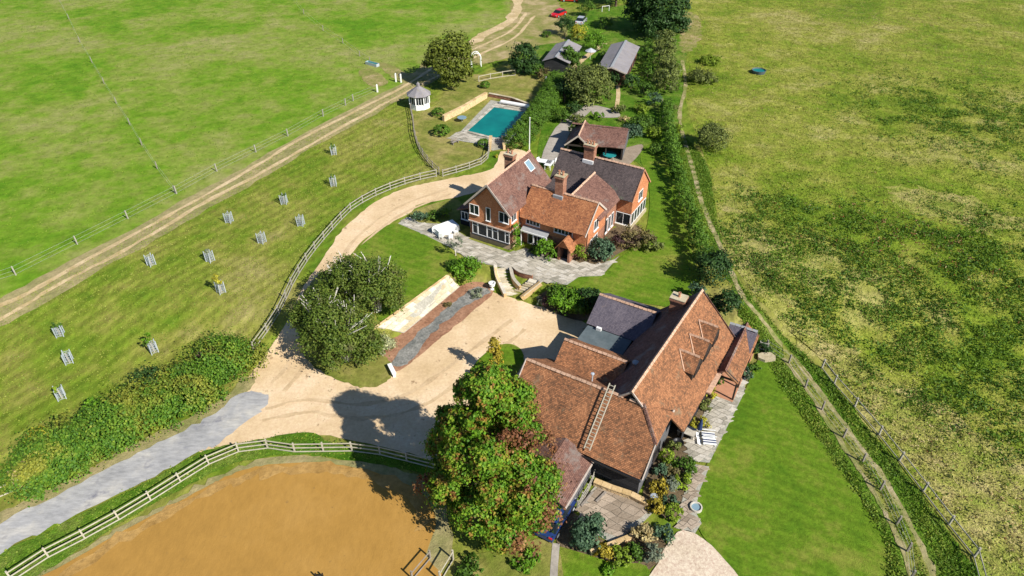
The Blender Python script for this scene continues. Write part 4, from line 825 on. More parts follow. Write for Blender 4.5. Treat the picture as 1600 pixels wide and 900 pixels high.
for k in range(K):
    a, b_ = c8[k], c8[(k + 1) % K]
    MB().box(-.09, .09, -.09, .09, 0.9, 2.4, 0, (a[0], a[1], 0)).build('post', M['white'], q)
    for t in (.33, .66): MB().beam((a[0] + (b_[0] - a[0]) * t, a[1] + (b_[1] - a[1]) * t, .9), (a[0] + (b_[0] - a[0]) * t, a[1] + (b_[1] - a[1]) * t, 2.3), .06, .06).build('mullion', M['white'], q)
    A = (a[0] * 1.2, a[1] * 1.2, 2.3); Bq = (b_[0] * 1.2, b_[1] * 1.2, 2.3); MB().slab([A, Bq, (0, 0, 3.75)], .06).build('roof_slope', M['cement'], q)
MB().prism([(x * 1.02, y * 1.02) for x, y in c8], 2.25, 2.35).build('eaves_beam', M['white'], q); MB().lathe([(.3, 3.6), (.3, 3.95), (.0, 4.3)], 8).build('cupola', M['cement'], q)

# ------------------------------------------------------------------ swimming pool
q = empty('swimming_pool', (*mp, TER), 0, 'blue green swimming pool with pale stone coping', 'pool')
MB().face([(p[0] - mp[0], p[1] - mp[1], 0.16) for p in pool][::-1]).build('water', M['water'], q)
for (a, b_) in zip(pool, pool[1:] + pool[:1]):
    a, b_ = Vector((a[0] - mp[0], a[1] - mp[1])), Vector((b_[0] - mp[0], b_[1] - mp[1])); L = (b_ - a).length; k = int(L / 0.75); d = (b_ - a) / L; nn = Vector((-d.y, d.x))
    if nn.dot(a) < 0: nn = -nn
    for i in range(k + 1):
        p0 = a + d * (i * L / k - (0.0)); p1 = a + d * min(L + .45, (i + .96) * L / k)
        if i == k: p0 = b_; p1 = b_ + d * .5
        w = [p0 + nn * .03, p1 + nn * .03, p1 + nn * .52, p0 + nn * .52]
        f = MB().slab([(*v, 0.22) for v in w], .1)
        if (w[1] - w[0]).cross(w[2] - w[0]) < 0: f = MB().slab([(*v, 0.22) for v in w[::-1]], .1)
        f.build('coping_stone', M['slab'], q)
cg = [(mp[0] + (p[0] - mp[0]) * s_, mp[1] + (p[1] - mp[1]) * t_) for p, s_, t_ in zip([G(*k)[:2] for k in [(718, 208), (768, 158), (836, 170), (770, 236), (700, 217)]], (1,) * 5, (1,) * 5)]
pav_out = gpoly([(712, 208), (727, 204), (738, 213), (752, 219), (745, 225), (725, 222), (700, 217)], smooth=False)
pave('pool_terrace', pav_out, M['slab'], 0.7, 6, seed=9)
pave('pool_terrace', gpoly([(769, 167), (824, 175), (834, 168), (782, 158)], smooth=False), M['slab'], 0.7, 6, seed=10)
a, b_ = G(783, 163), G(827, 171); q = empty('pool_cover_roller', a, math.atan2(b_[1] - a[1], b_[0] - a[0]), 'long white rolled pool cover on its reel behind the pool', 'pool cover')
L = math.dist(a, b_); MB().cone((0, 0, .5), (L, 0, .5), .3, .3, 14).build('rolled_cover', M['white'], q)
for x in (-.1, L + .1): MB().box(x - .06, x + .06, -.3, .3, 0, .55).build('stand', M['steel'], q)
def stonewall(pts, h, th, mat, name, label, size=(0.7, 0.35), coping=None, seed=1, lean=0.0):
    """a wall whose stones are each laid as a block; copings are parts, wall stones too small to pick apart stay joined"""
    P = [G(*k) for k in pts]; e = empty(name, P[0], 0, label, 'wall'); o = Vector(P[0]); rd = random.Random(seed); m = MB(); cn = []
    for a, b_ in zip(P, P[1:]):
        a, b_ = Vector(a), Vector(b_); L = (b_ - a).length; d = (b_ - a) / L; nn = Vector((-d.y, d.x, 0)); rows = max(1, int(round(h / size[1]))); hh = h / rows
        m2 = []
        for r in range(rows):
            x = -rd.uniform(0, .5) * size[0]
            while x < L:
                w = size[0] * rd.uniform(.6, 1.3); x0, x1 = max(0, x), min(L, x + w); x += w
                if x1 - x0 < .08: continue
                g0 = .012; p0 = a - o + d * (x0 + g0) ; p1 = a - o + d * (x1 - g0); off = rd.uniform(-.02, .02)
                z0, z1 = r * hh + g0, (r + 1) * hh - g0
                qd = [p0 - nn * (th / 2 + off), p1 - nn * (th / 2 + off), p1 + nn * (th / 2 + off), p0 + nn * (th / 2 + off)]
                m.slab([(v.x, v.y, v.z + z1) for v in qd], z1 - z0)
        x = 0
        while x < L:
            w = 0.8 * rd.uniform(.8, 1.2); x1 = min(L, x + w); p0 = a - o + d * (x + .01); p1 = a - o + d * (x1 - .01)
            if x1 - x > .1: MB().slab([(v.x, v.y, v.z + h + .08) for v in (p0 - nn * (th / 2 + .05), p1 - nn * (th / 2 + .05), p1 + nn * (th / 2 + .05), p0 + nn * (th / 2 + .05))], .08).build('coping_stone', M[coping or mat], e)
            x = x1
    tag(m.build('wall_stone', M[mat], e), kind='stuff'); return e
stonewall([(693, 190), (725, 174), (760, 153)], 0.95, 0.45, 'goldstone', 'retaining_wall', 'golden stone garden wall beside the swimming pool', size=(.5, .24))
stonewall([(764, 151), (800, 158), (832, 170)], 0.6, 0.35, 'brick', 'retaining_wall', 'low brick wall behind the rolled pool cover', size=(.45, .15), coping='buffstone')
stonewall([(765, 237), (767, 220)], .8, .35, 'goldstone', 'garden_wall', 'short stone wall left of the pool steps', size=(.4, .2)); stonewall([(788, 235), (786, 220)], .8, .35, 'goldstone', 'garden_wall', 'short stone wall right of the pool steps', size=(.4, .2))
g = G(777, 232); q = empty('garden_steps', g, 0, 'small flight of stone steps up to the pool', 'steps')
for k in range(5): MB().box(-.95, .95, k * .55, k * .55 + .5, .0, .12 + .1 * k).build('tread', M['slab'], q)
# battered stone bank under the lawn: laid as sloping courses of blocks
e0 = unp(590, 512, TER); e1 = unp(700, 431, TER); t0 = unp(630, 520, 0.02); t1 = unp(717, 448, 0.02)
q = empty('retaining_wall', (*t0, 0), 0, 'long sloping buff stone wall between lawn and gravel yard', 'wall'); rd = random.Random(5)
rows = 4; m = MB()
for r in range(rows):
    x = 0; L = math.dist(t0, t1)
    while x < L:
        w = rd.uniform(.55, 1.15); x1 = min(L, x + w)
        def bp(t, u, lift=0.0):
            lo = Vector((t0[0] + (t1[0] - t0[0]) * t, t0[1] + (t1[1] - t0[1]) * t, 0)); hi = Vector((e0[0] + (e1[0] - e0[0]) * t, e0[1] + (e1[1] - e0[1]) * t, TER))
            v = lo + (hi - lo) * u; return Vector((v.x - t0[0] + .10, v.y - t0[1] - .10, v.z + .16 + lift))
        li = rd.uniform(-.03, .03); a_, b2 = x / L + .0012, x1 / L - .0012; u0, u1 = r / rows + .008, (r + 1) / rows - .008
        MB().slab([bp(a_, u0, li), bp(b2, u0, li), bp(b2, u1, li), bp(a_, u1, li)], .35).build('wall_block', M['buffstone'], q); x = x1
for k in range(22):
    a_, b2 = k / 22 + .002, (k + 1) / 22 - .002
    MB().slab([bp(a_, 1.0, .02), bp(b2, 1.0, .02), bp(b2, 1.22, -.28), bp(a_, 1.22, -.28)], .3).build('coping_stone', M['goldstone'], q)
MB().slab([bp(0, 0, -.09), bp(1, 0, -.09), bp(1, 1.05, -.09), bp(0, 1.05, -.09)], .2).build('wall_core', M['joint'], q)
# double flight of stone steps
q = empty('stone_steps', G(800, 462), 0, 'curving double flight of stone steps from yard to terrace', 'steps'); o = Vector(G(800, 462))
topL, topR = [Vector((*unp(776, 421, TER), TER)), Vector((*unp(795, 419, TER), TER))], None
botL, botR = Vector((*unp(788, 462, 0.1), .1)), Vector((*unp(812, 462, .1), .1))
for k in range(9):
    t0_, t1_ = k / 9, (k + 1) / 9
    def rowp(t):
        bx = math.sin(t * math.pi) * -.25
        return topL[0].lerp(botL, t) + Vector((bx, 0, 0)), topL[1].lerp(botR, t) + Vector((bx, 0, 0))
    a, b_ = rowp(t0_); c, d = rowp(t1_ + .01); z = TER - (k + 1) * (TER - .1) / 9
    MB().slab([(v.x - o.x, v.y - o.y, z + .16) for v in (c, d, b_, a)], z + .15 if z > .1 else .2).build('tread', M['buffstone'], q)
for k in range(7):
    p = Vector((*unp(843, 443, TER), TER)).lerp(Vector((*unp(816, 462, .1), .1)), k / 6.5); z = TER - (k + .5) * (TER - .1) / 7
    w = Vector((*unp(820, 437, TER), 0)) - Vector((*unp(843, 443, TER), 0)); w.z = 0; w.normalize(); dd = Vector((-w.y, w.x, 0))
    pts_ = [p - dd * .3, p + dd * .3, p + dd * .3 + w * 1.3, p - dd * .3 + w * 1.3]
    pts_ = [(v.x - o.x, v.y - o.y, z + .1) for v in pts_]
    if (Vector(pts_[1]) - Vector(pts_[0])).cross(Vector(pts_[2]) - Vector(pts_[0])).z < 0: pts_ = pts_[::-1]
    MB().slab(pts_, z + .1).build('tread', M['buffstone'], q)
for nm, pts_, h_, mt in (('side_wall', [(774, 420), (776, 436), (783, 452), (789, 465)], .5, 'goldstone'), ('side_wall', [(798, 424), (802, 440), (812, 452)], .45, 'goldstone'), ('side_wall', [(847, 444), (832, 456), (817, 468)], .5, 'goldstone'), ('side_wall', [(802, 423), (812, 431), (832, 436)], .55, 'brick')):
    P = catmull([G(*k) for k in pts_], False, 3); m = MB(); mc = MB()
    for a, b_ in zip(P, P[1:]):
        a, b_ = Vector(a) - o, Vector(b_) - o; m.beam(a + Vector((0, 0, h_ / 2 - .3)), b_ + Vector((0, 0, h_ / 2 - .3)), .28, h_ + .7); mc.beam(a + Vector((0, 0, h_ + .08)), b_ + Vector((0, 0, h_ + .08)), .38, .07)
    w_ = m.build(nm, M[mt], q); mc.build('coping', M['slab'], w_)
URN = MB().lathe([(0, 0), (.22, 0), (.22, .08), (.08, .14), (.08, .3), (.3, .5), (.34, .8), (.4, .84), (.4, .9), (.28, .9), (.26, .6), (0, .55)], 14)
g = G(769, 452); q = empty('stone_urn', g, 0, 'pale stone urn beside the foot of the steps', 'urn'); URN.build('bowl', M['cloth'], q); MB().box(-.28, .28, -.28, .28, 0, .02).build('base_slab', M['slab'], q)

# ------------------------------------------------------------------ fences
def fence(px, label, spacing=2.4, h=1.15, rails=3, mat='post', pw=.11, rw=(.04, .1), cat='fence', each=False, wires=False, name='fence', braces=False, seed=1):
    P = [G(*k) for k in px]
    if not each:
        C = catmull(P, False, 8); D = [0]
        for a, b_ in zip(C, C[1:]): D.append(D[-1] + math.dist(a[:2], b_[:2]))
        n_ = max(1, round(D[-1] / spacing)); Q = []
        for k in range(n_ + 1):
            s_ = D[-1] * k / n_; x = float(np.interp(s_, D, [c[0] for c in C])); y = float(np.interp(s_, D, [c[1] for c in C])); Q.append((x, y, float(T(x, y))))
        P = Q
    e = empty(name, P[0], 0, label, cat); o = Vector(P[0]); rd = random.Random(seed)
    pm = box(-pw / 2, pw / 2, -pw / 2, pw / 2, -.2, h).mesh('post', M[mat]); rm = box(0, 1, -rw[0] / 2, rw[0] / 2, -rw[1] / 2, rw[1] / 2).mesh('rail', M[mat]) if not wires else MB().cone((0, 0, 0), (1, 0, 0), .008, .008, 4).mesh('wire', M['wire'])
    for i, p in enumerate(P):
        v = Vector(p) - o
        nx_ = Vector(P[min(i + 1, len(P) - 1)]) - Vector(P[max(i - 1, 0)]); az = math.atan2(nx_.y, nx_.x)
        inst('post', pm, e, v, (rd.uniform(-.03, .03), rd.uniform(-.03, .03), az))
        if i == len(P) - 1: break
        w = Vector(P[i + 1]) - o; d = w - v; L = d.length
        for r in range(rails):
            z = h * (0.92 - r * (.78 / max(rails - 1, 1)) if rails > 1 else .9); off = pw / 2 + rw[0] / 2 + .003 if not wires else 0
            sd_ = Vector((d.y, -d.x, 0)).normalized() * off; j = rd.uniform(-.02, .02)
            r_ = inst('wire' if wires else 'rail', rm, e, v + sd_ + Vector((0, 0, z + j)), (0, -math.asin(d.z / L), math.atan2(d.y, d.x)), (L - .006, 1, 1))
    return e
fence([(20, 908), (75, 872), (160, 828), (244, 778), (320, 730), (358, 712), (400, 700), (440, 704), (478, 708), (520, 705), (560, 706), (600, 712), (640, 722), (690, 735), (720, 745)], 'pale post and rail fence curving round the sand arena', 2.45, 1.2, 3, 'pale')
fence([(396, 548), (408, 530), (428, 505), (442, 478), (460, 440), (482, 405), (505, 376), (528, 350), (550, 328), (590, 305), (640, 286), (682, 276)], 'grey post and rail fence along the outer edge of the drive', 2.3, 1.15, 3, 'post', seed=2)
fence([(692, 276), (720, 268), (745, 260), (759, 252), (764, 240), (762, 228)], 'grey rail fence between drive and pool garden', 2.2, 1.1, 3, 'post', seed=3)
fence([(642, 172), (646, 190), (648, 210), (656, 235), (672, 258), (686, 272)], 'old dark fence dropping from the summerhouse to the drive', 2.2, 1.1, 3, 'oldpost', seed=4)
fence([(748, 128), (775, 122), (805, 118)], 'short pale rail fence behind the pool garden', 2.5, 1.1, 2, 'pale', seed=5)
fence([(-12, 782), (20, 768), (48, 756)], 'short pale rail fence in the left corner by the lane', 2.4, 1.1, 2, 'pale', seed=6)
fence([(-30, 448), (25, 430), (121, 382), (200, 342), (276, 303), (339, 268), (400, 238), (450, 213), (505, 182), (540, 165), (552, 158), (590, 142)], 'wire stock fence beside the farm track', each=True, wires=True, rails=3, h=1.2, mat='post', pw=.13)
fence([(92, 0), (108, 30), (125, 66), (144, 98), (163, 131), (182, 162), (203, 195), (222, 227), (246, 264), (274, 302)], 'electric tape fence dividing the green paddocks, left one', each=True, wires=True, rails=2, h=1.15, mat='oldpost', pw=.12)
fence([(452, -8), (475, 22), (505, 48), (536, 68), (562, 88), (578, 98)], 'thin wire fence crossing the far paddock', each=True, wires=True, rails=2, h=1.1, mat='oldpost', pw=.12)
fence([(1196, 545), (1232, 568), (1258, 606), (1284, 641), (1317, 684), (1347, 723), (1375, 766), (1400, 820), (1417, 862), (1422, 905)], 'old grey wire fence along the lawn side of the footpath', each=True, wires=True, rails=3, h=1.15, mat='oldpost', pw=.13)
fence([(1284, 575), (1303, 600), (1335, 636), (1373, 680), (1405, 720), (1442, 768), (1482, 820), (1522, 870), (1534, 915)], 'silvery rail fence along the meadow side of the footpath', each=True, rails=2, h=1.15, mat='post', pw=.13)
fence([(1034, 165), (1036, 180), (1036, 200)], 'weathered fence stub at the far hedge end', 2.2, 1.2, 3, 'oldpost')
fence([(644, 905), (672, 872)], 'brown timber rails at the arena corner', 2.6, 1.0, 2, 'oldpost'); fence([(688, 908), (708, 874)], 'pale timber rails beside the maple foot', 1.8, 1.2, 2, 'pale')
fence([(902, 795), (910, 780), (921, 762), (928, 742)], 'grey timber hurdle leaning on the outshot wall', 0.9, 1.0, 3, 'post', name='hurdle')
fence([(1185, 545), (1198, 548)], 'grey hurdle at the top corner of the barn lawn', 1.0, 1.0, 3, 'post', name='hurdle')
def gatepost(px, py, label, h=1.5): 
    q = empty('gate_post', G(px, py), 0, label, 'gate post', 'white gate posts at the paddock corner'); MB().box(-.12, .12, -.12, .12, 0, h).build('post', M['white'], q); MB().cone((0, 0, h), (0, 0, h + .15), .14, 0.0, 4).build('post_cap', M['white'], q)
gatepost(619, 128, 'left of the pair of white posts by the bare ground'); gatepost(627, 129, 'right of the pair of white posts by the bare ground'); gatepost(590, 144, 'lone white leaning post by the paddock fence end', 1.3)

# young trees in mesh guards
guards = [(95, 524, .5, 'leaf_green', 'leafy sapling in mesh guard, upper of three at far left'), (109, 566, 0, None, 'empty looking mesh guard, middle of three at far left'), (97, 622, .3, 'leaf_lime', 'mesh guard nearest the left hedgerow end'),
  (241, 550, .9, 'leaf_bright', 'bushy green sapling in guard above the hedgerow'), (346, 457, .9, 'leaf_yellow', 'bright yellow sapling in mesh guard mid slope'), (237, 414, 0, None, 'mesh guard closest under the farm track'), (329, 408, .2, 'leaf_grey', 'pale faded mesh guard left of the yellow sapling row'),
  (410, 379, 0, None, 'mesh guard lowest of the four down the middle slope'), (359, 347, 0, None, 'mesh guard just below the track near the diagonal fence end'), (471, 352, 0, None, 'mesh guard closest to the curve of the drive fence'), (445, 318, .2, 'leaf_green', 'mesh guard left of the two upper ones'),
  (522, 290, .3, 'leaf_green', 'lower of the two mesh guards nearest the house'), (522, 241, .3, 'leaf_green', 'upper of the two mesh guards nearest the house')]
mesh_ = MB()
for k in range(4):
    mesh_.beam((.38 * (-1) ** (k // 2), .38 * (-1) ** ((k + 1) // 2), 0), (.38 * (-1) ** (k // 2), .38 * (-1) ** ((k + 1) // 2), 1.45), .07, .07)
gp = None; gm = MB()
for z in (.1, .45, .8, 1.15, 1.4):
    for a, b_ in (((-.38, -.38), (.38, -.38)), ((.38, -.38), (.38, .38)), ((.38, .38), (-.38, .38)), ((-.38, .38), (-.38, -.38))): gm.beam((*a, z), (*b_, z), .03, .03)
for k in range(1, 4):
    x = -.38 + k * .19
    for y in (-.38, .38): gm.beam((x, y, .1), (x, y, 1.4), .028, .028); gm.beam((y, x, .1), (y, x, 1.4), .028, .028)
gm = gm.mesh('mesh_panel', M['steel']); sm = box(-.045, .045, -.045, .045, 0, 1.5).mesh('stake', M['steel'])
sg_ = MB().cone((0, 0, 0), (0, 0, 1.2), .11, .1, 8).mesh('tree_tube', M['pale'])
for i, (px, py, lf, mt, lb) in enumerate(guards):
    e = empty('tree_guard', G(px, py), R(20 + i * 7), lb, 'tree guard', 'wire mesh guards round young trees on the slope')
    for k in range(4): inst('stake', sm, e, (.38 * (-1) ** (k // 2), .38 * (-1) ** ((k + 1) // 2), 0), (R(4) * (-1) ** k, R(3), 0))
    inst('mesh_panel', gm, e, scale=(.85, .85, .95)); inst('tree_tube', sg_, e)
    e.scale = (.85, .85, .9)
    if lf: leaves('foliage', [(0, 0, 1.2 + lf * .7, .3 + .35 * lf, .3 + .35 * lf, .35 + .5 * lf)], int(120 + 350 * lf), .16, M[mt], e, i + 3)

# ------------------------------------------------------------------ cars, furniture, small things
def car(px, py, rz, paintm, label, L=4.2, wd=1.75, h=1.42):
    q = empty('parked_car', G(px, py), rz, label, 'car')
    pr = [(-.5, .3), (-.49, .62), (-.42, .86), (-.2, .92), (.24, .9), (.44, .78), (.5, .58), (.5, .28)]
    m = MB()
    for (x0, z0), (x1, z1) in zip(pr, pr[1:]):
        w0 = wd / 2 * (.9 if abs(x0) > .45 else 1); w1 = wd / 2 * (.9 if abs(x1) > .45 else 1)
        m.face([(x0 * L, -w0, z0), (x1 * L, -w1, z1), (x1 * L, w1, z1), (x0 * L, w0, z0)][::-1])
    for s_ in (-1, 1):
        f = [(x * L, s_ * wd / 2 * (.9 if abs(x) > .45 else 1), z) for x, z in pr]; m.face(f if s_ > 0 else f[::-1])
    m.face([(-.5 * L, -wd * .45, .3), (-.5 * L, wd * .45, .3), (.5 * L, wd * .45, .28), (.5 * L, -wd * .45, .28)][::-1]); m.build('body', paintm, q)
    cb = [(-.4, .87), (-.3, h - .02), (.0, h), (.12, h - .05), (.27, .9)]; g_ = MB(); ww = wd / 2 - .06; wt = wd / 2 - .22
    for (x0, z0), (x1, z1) in zip(cb, cb[1:]):
        a_, b2 = (ww if z0 < 1 else wt), (ww if z1 < 1 else wt); g_.face([(x0 * L, a_, z0), (x0 * L, -a_, z0), (x1 * L, -b2, z1), (x1 * L, b2, z1)][::-1])
    for s_ in (-1, 1): f = [(x * L, s_ * (ww if z < 1 else wt), z) for x, z in cb]; g_.face(f if s_ > 0 else f[::-1])
    g_.build('windows', M['glass'], q); MB().slab([(-.29 * L, -wt, h + .02), (.11 * L, -wt, h + .0), (.11 * L, wt, h + .0), (-.29 * L, wt, h + .02)], .05).build('roof', paintm, q)
    tm = MB().cone((0, -.1, 0), (0, .1, 0), .31, .31, 14).mesh('tyre', M['tyre']); rm = MB().cone((0, -.11, 0), (0, .11, 0), .18, .18, 10).mesh('rim', M['steel'])
    for x in (-.31, .31):
        for s_ in (-1, 1): w = inst('wheel', tm, q, (x * L, s_ * (wd / 2 - .08), .31)); inst('rim', rm, w)
    for s_ in (-.6, .6): MB().box(.485 * L, .497 * L + .02, s_ - .16, s_ + .16, .55, .68).build('headlight', M['cargrey'], q); MB().box(-.5 * L - .01, -.485 * L, s_ - .14, s_ + .14, .62, .76).build('tail_light', M['carred'], q)
    return q
car(873, 25, R(-128), M['carred'], 'red car parked on bare ground by the far shrubs'); car(890, 2, R(170), M['carred'], 'second red car at the top edge of the photo, half hidden')
car(908, 36, R(70), M['cargrey'], 'silver car glimpsed behind the yellow shrub'); car(868, 812, R(60), M['carblue'], 'dark blue car in shade beside the maple and outshot')
def slatset(px, py, rz, label, w=.62, L=1.15, n=5):
    q = empty('sun_lounger', G(px, py), rz, label, 'sun lounger', 'striped sun loungers on the barn patio')
    MB().box(0, L, -w / 2, -w / 2 + .05, .3, .36).build('side_rail', M['white'], q); MB().box(0, L, w / 2 - .05, w / 2, .3, .36).build('side_rail', M['white'], q)
    for k in range(n):
        y = -w / 2 + (k + .5) * w / n; MB().box(.02, L - .02, y - w / n / 2 + .012, y + w / n / 2 - .012, .365, .42).build('cushion_stripe', M['navy' if k % 2 else 'cloth'], q)
    MB().box(-.55, 0, -w / 2, w / 2, 0, .05).build('headrest', M['cloth'], q).rotation_euler = (0, R(30), 0)
    q.children[-1].location = (0, 0, .38)
    for x in (.1, L - .1):
        for s_ in (-1, 1): MB().box(x - .03, x + .03, s_ * w * .45 - .03, s_ * w * .45 + .03, 0, .3).build('leg', M['white'], q)
slatset(1095, 683, R(-8), 'striped sun lounger on the patio, further one'); slatset(1097, 693, R(-8), 'striped sun lounger on the patio, nearer one')
q = empty('patio_umbrella', G(1090, 683), 0, 'folded navy umbrella beside the sun loungers', 'umbrella'); MB().cone((0, 0, 0), (0, 0, .12), .35, .35, 12).build('base', M['concrete'], q); MB().cone((0, 0, .1), (0, 0, 2.3), .03, .03, 6).build('pole', M['white'], q); MB().lathe([(.05, .9), (.22, 1.1), (.2, 1.5), (.1, 2.1), (0, 2.4)], 10).build('folded_canopy', M['navy'], q)
q = empty('fire_pit', G(1058, 698), 0, 'round black fire bowl on the patio by the barn wall', 'fire pit'); MB().lathe([(0, .3), (.3, .35), (.48, .55), (.5, .6), (.42, .58), (.3, .45), (0, .42)], 16).build('bowl', M['black'], q)
for k in range(3): MB().cone((.35 * math.cos(k * 2.1), .35 * math.sin(k * 2.1), 0), (.25 * math.cos(k * 2.1), .25 * math.sin(k * 2.1), .42), .03, .03, 5).build('leg', M['black'], q)
q = empty('garden_table', G(1072, 680), R(-30), 'square stone topped table by the barn wall', 'table'); MB().box(-.75, .75, -.5, .5, .62, .7).build('table_top', M['slab'], q)
for x in (-.6, .6): MB().box(x - .1, x + .1, -.4, .4, 0, .62).build('leg', M['slab'], q)
# cloth covered table and chairs on the house terrace
q = empty('covered_table', G(697, 362), R(35), 'long table under a white cover on the terrace', 'table'); MB().lathe([(0, 0)], 3) if False else None
m = MB(); m.slab([(-1.4, -.8, .85), (1.4, -.8, .85), (1.4, .8, .85), (-1.4, .8, .85)], .06)
for k in range(28):
    a_, b2 = k / 28, (k + 1) / 28
    def per(t, s_):
        t = (t % 1) * 4; i = int(t); f = t - i; c_ = [(-1, -1), (1, -1), (1, 1), (-1, 1), (-1, -1)]; wv = 1 + s_ * .06 * math.sin(t * 20)
        return ((c_[i][0] + (c_[i + 1][0] - c_[i][0]) * f) * 1.4 * wv, (c_[i][1] + (c_[i + 1][1] - c_[i][1]) * f) * .8 * wv)
    m.face([(*per(a_, 1), .12), (*per(b2, 1), .12), (*per(b2, 0), .82), (*per(a_, 0), .82)])
m.build('cover', M['cloth'], q); 
for x in (-1.2, 1.2):
    for y in (-.65, .65): MB().box(x - .04, x + .04, y - .04, y + .04, 0, .79).build('leg', M['post'], q)
def chair(px, py, rz, label, mat='white'):
    q = empty('garden_chair', G(px, py), rz, label, 'chair'); MB().box(-.25, .25, -.25, .25, .42, .47).build('seat', M[mat], q); MB().box(-.25, .25, .21, .25, .47, .95).build('backrest', M[mat], q)
    for x in (-.21, .21):
        for y in (-.21, .21): MB().box(x - .025, x + .025, y - .025, y + .025, 0, .42).build('leg', M[mat], q)
    for x in (-.26, .26): MB().box(x - .02, x + .02, -.24, .22, .64, .68).build('armrest', M[mat], q)
chair(680, 366, R(60), 'white garden chair left of the covered table'); chair(690, 374, R(170), 'white garden chair in front of the covered table'); chair(704, 375, R(200), 'white garden chair beside the bare little tree'); chair(712, 366, R(-60), 'white garden chair right of the covered table')
# white furniture and gate behind the house
def table(px, py, rz, label, w=1.8, d=.9, mat='white'):
    q = empty('garden_table', G(px, py), rz, label, 'table'); k = 6
    for i in range(k): MB().box(-w / 2, w / 2, -d / 2 + i * d / k + .01, -d / 2 + (i + 1) * d / k - .01, .72, .76).build('slat', M[mat], q)
    for x in (-w * .42, w * .42):
        for y in (-d * .4, d * .4): MB().box(x - .04, x + .04, y - .04, y + .04, 0, .72).build('leg', M[mat], q)
table(850, 259, R(-20), 'white slatted table in the yard behind the left wing', 2.2, 1.1); table(858, 262, R(70), 'second white slatted table beside the dark rear roof', 1.8, 1.0); chair(842, 256, R(40), 'white chair by the rear yard tables, left one'); chair(866, 256, R(-120), 'white chair by the rear yard tables, right one')
q = empty('flagpole', G(827, 236), 0, 'tall thin white flagpole behind the house', 'flagpole'); MB().cone((0, 0, 0), (0, 0, 5.1), .09, .05, 8).build('pole', M['white'], q); MB().lathe([(0, 5.28), (.09, 5.2), (.09, 5.14), (0, 5.08)], 8).build('finial', M['white'], q)
q = empty('trampoline', G(952, 247), 0, 'small round teal trampoline in front of the cart shed', 'trampoline'); MB().lathe([(0, .6), (.75, .6)], 20).build('mat', M['teal'], q); MB().lathe([(.75, .62), (.98, .64), (.98, .56), (.75, .54)], 20).build('pad', M['teal'], q)
for k in range(6): MB().cone((.9 * math.cos(k * 1.047), .9 * math.sin(k * 1.047), 0), (.9 * math.cos(k * 1.047), .9 * math.sin(k * 1.047), .58), .03, .03, 5).build('leg', M['steel'], q)
q = empty('water_trough', G(1185, 114), 0, 'round blue grey water trough alone in the meadow', 'trough'); MB().lathe([(0, 0), (1.15, 0), (1.3, .6), (1.22, .62), (1.1, .42), (0, .42)], 20).build('tank', M['felt'], q); MB().lathe([(0, .45), (1.12, .45)], 20).build('water', M['water'], q)
q = empty('water_trough', G(582, 102), R(-35), 'grey metal trough at the end of the thin wire fence', 'trough'); MB().box(-1.4, 1.4, -.35, .35, 0, .08).box(-1.4, 1.4, -.4, -.34, 0, .55).box(-1.4, 1.4, .34, .4, 0, .55).box(-1.46, -1.4, -.4, .4, 0, .55).box(1.4, 1.46, -.4, .4, 0, .55).build('tank', M['steel'], q); MB().face([(-1.4, -.34, .4), (1.4, -.34, .4), (1.4, .34, .4), (-1.4, .34, .4)]).build('water', M['water'], q)
q = empty('garden_arch', G(744, 103), R(10), 'white arched garden frame at the right of the round tree', 'garden arch')
for y in (-.5, .5): MB().path([(-.9, y, 0), (-.9, y, 1.8), (-.5, y, 2.4), (0, y, 2.6), (.5, y, 2.4), (.9, y, 1.8), (.9, y, 0)], .09, .09, 6).build('hoop', M['white'], q)
for x, z in ((-.9, 1), (-.9, 1.8), (0, 2.6), (.9, 1.8), (.9, 1)): MB().beam((x, -.5, z), (x, .5, z), .07, .07).build('crossbar', M['white'], q)
q = empty('garden_statue', G(853, 136), 0, 'small white statue on a plinth at the hedge corner', 'statue'); MB().box(-.3, .3, -.3, .3, 0, .7).build('plinth', M['white'], q); MB().lathe([(.0, .7), (.28, .7), (.2, 1.1), (.27, 1.4), (.12, 1.6), (.14, 1.78), (0, 1.9)], 10).build('figure', M['white'], q)
q = empty('frame_goal', G(946, 18), R(20), 'white metal frame in the shade of the dark tree', 'goal')
MB().beam((-.9, 0, 0), (-.9, 0, 1.2), .08, .08).build('upright', M['white'], q); MB().beam((.9, 0, 0), (.9, 0, 1.2), .08, .08).build('upright', M['white'], q); MB().beam((-.94, 0, 1.24), (.94, 0, 1.24), .08, .08).build('crossbar', M['white'], q)
q = empty('garden_umbrella', G(922, 93), 0, 'small pale blue parasol beside the stable block', 'umbrella'); MB().cone((0, 0, 0), (0, 0, 2), .03, .03, 6).build('pole', M['white'], q); MB().lathe([(1.1, 1.7), (0, 2.25)], 8).lathe([(0, 2.2), (1.1, 1.65)], 8).build('canopy', M['cargrey'], q)
q = empty('garden_table', G(722, 190), 0, 'small glass topped table between wall and pool', 'table'); MB().lathe([(0, .72), (.75, .72), (.75, .68), (0, .68)], 18).build('table_top', M['paleglass'], q); MB().cone((0, 0, 0), (0, 0, .68), .06, .06, 6).build('leg', M['steel'], q)
q = empty('garden_bench', G(711, 225), R(50), 'small dark bench on the grass below the pool', 'bench')
for k in range(3): MB().box(-.65, .65, -.2 + k * .14, -.08 + k * .14, .42, .46).build('slat', M['oldpost'], q)
for k in range(2): MB().box(-.65, .65, .22, .26, .56 + k * .18, .68 + k * .18).build('backrest_slat', M['oldpost'], q)
for x in (-.55, .55): MB().box(x - .04, x + .04, -.2, .25, 0, .42).build('leg', M['oldpost'], q)
q = empty('jump_stand', G(500, 903), 0, 'pair of dark jump uprights in the arena foreground', 'jump stand')
for x in (-.25, .25): MB().box(x - .04, x + .04, -.04, .04, 0, .6).build('upright', M['black'], q)
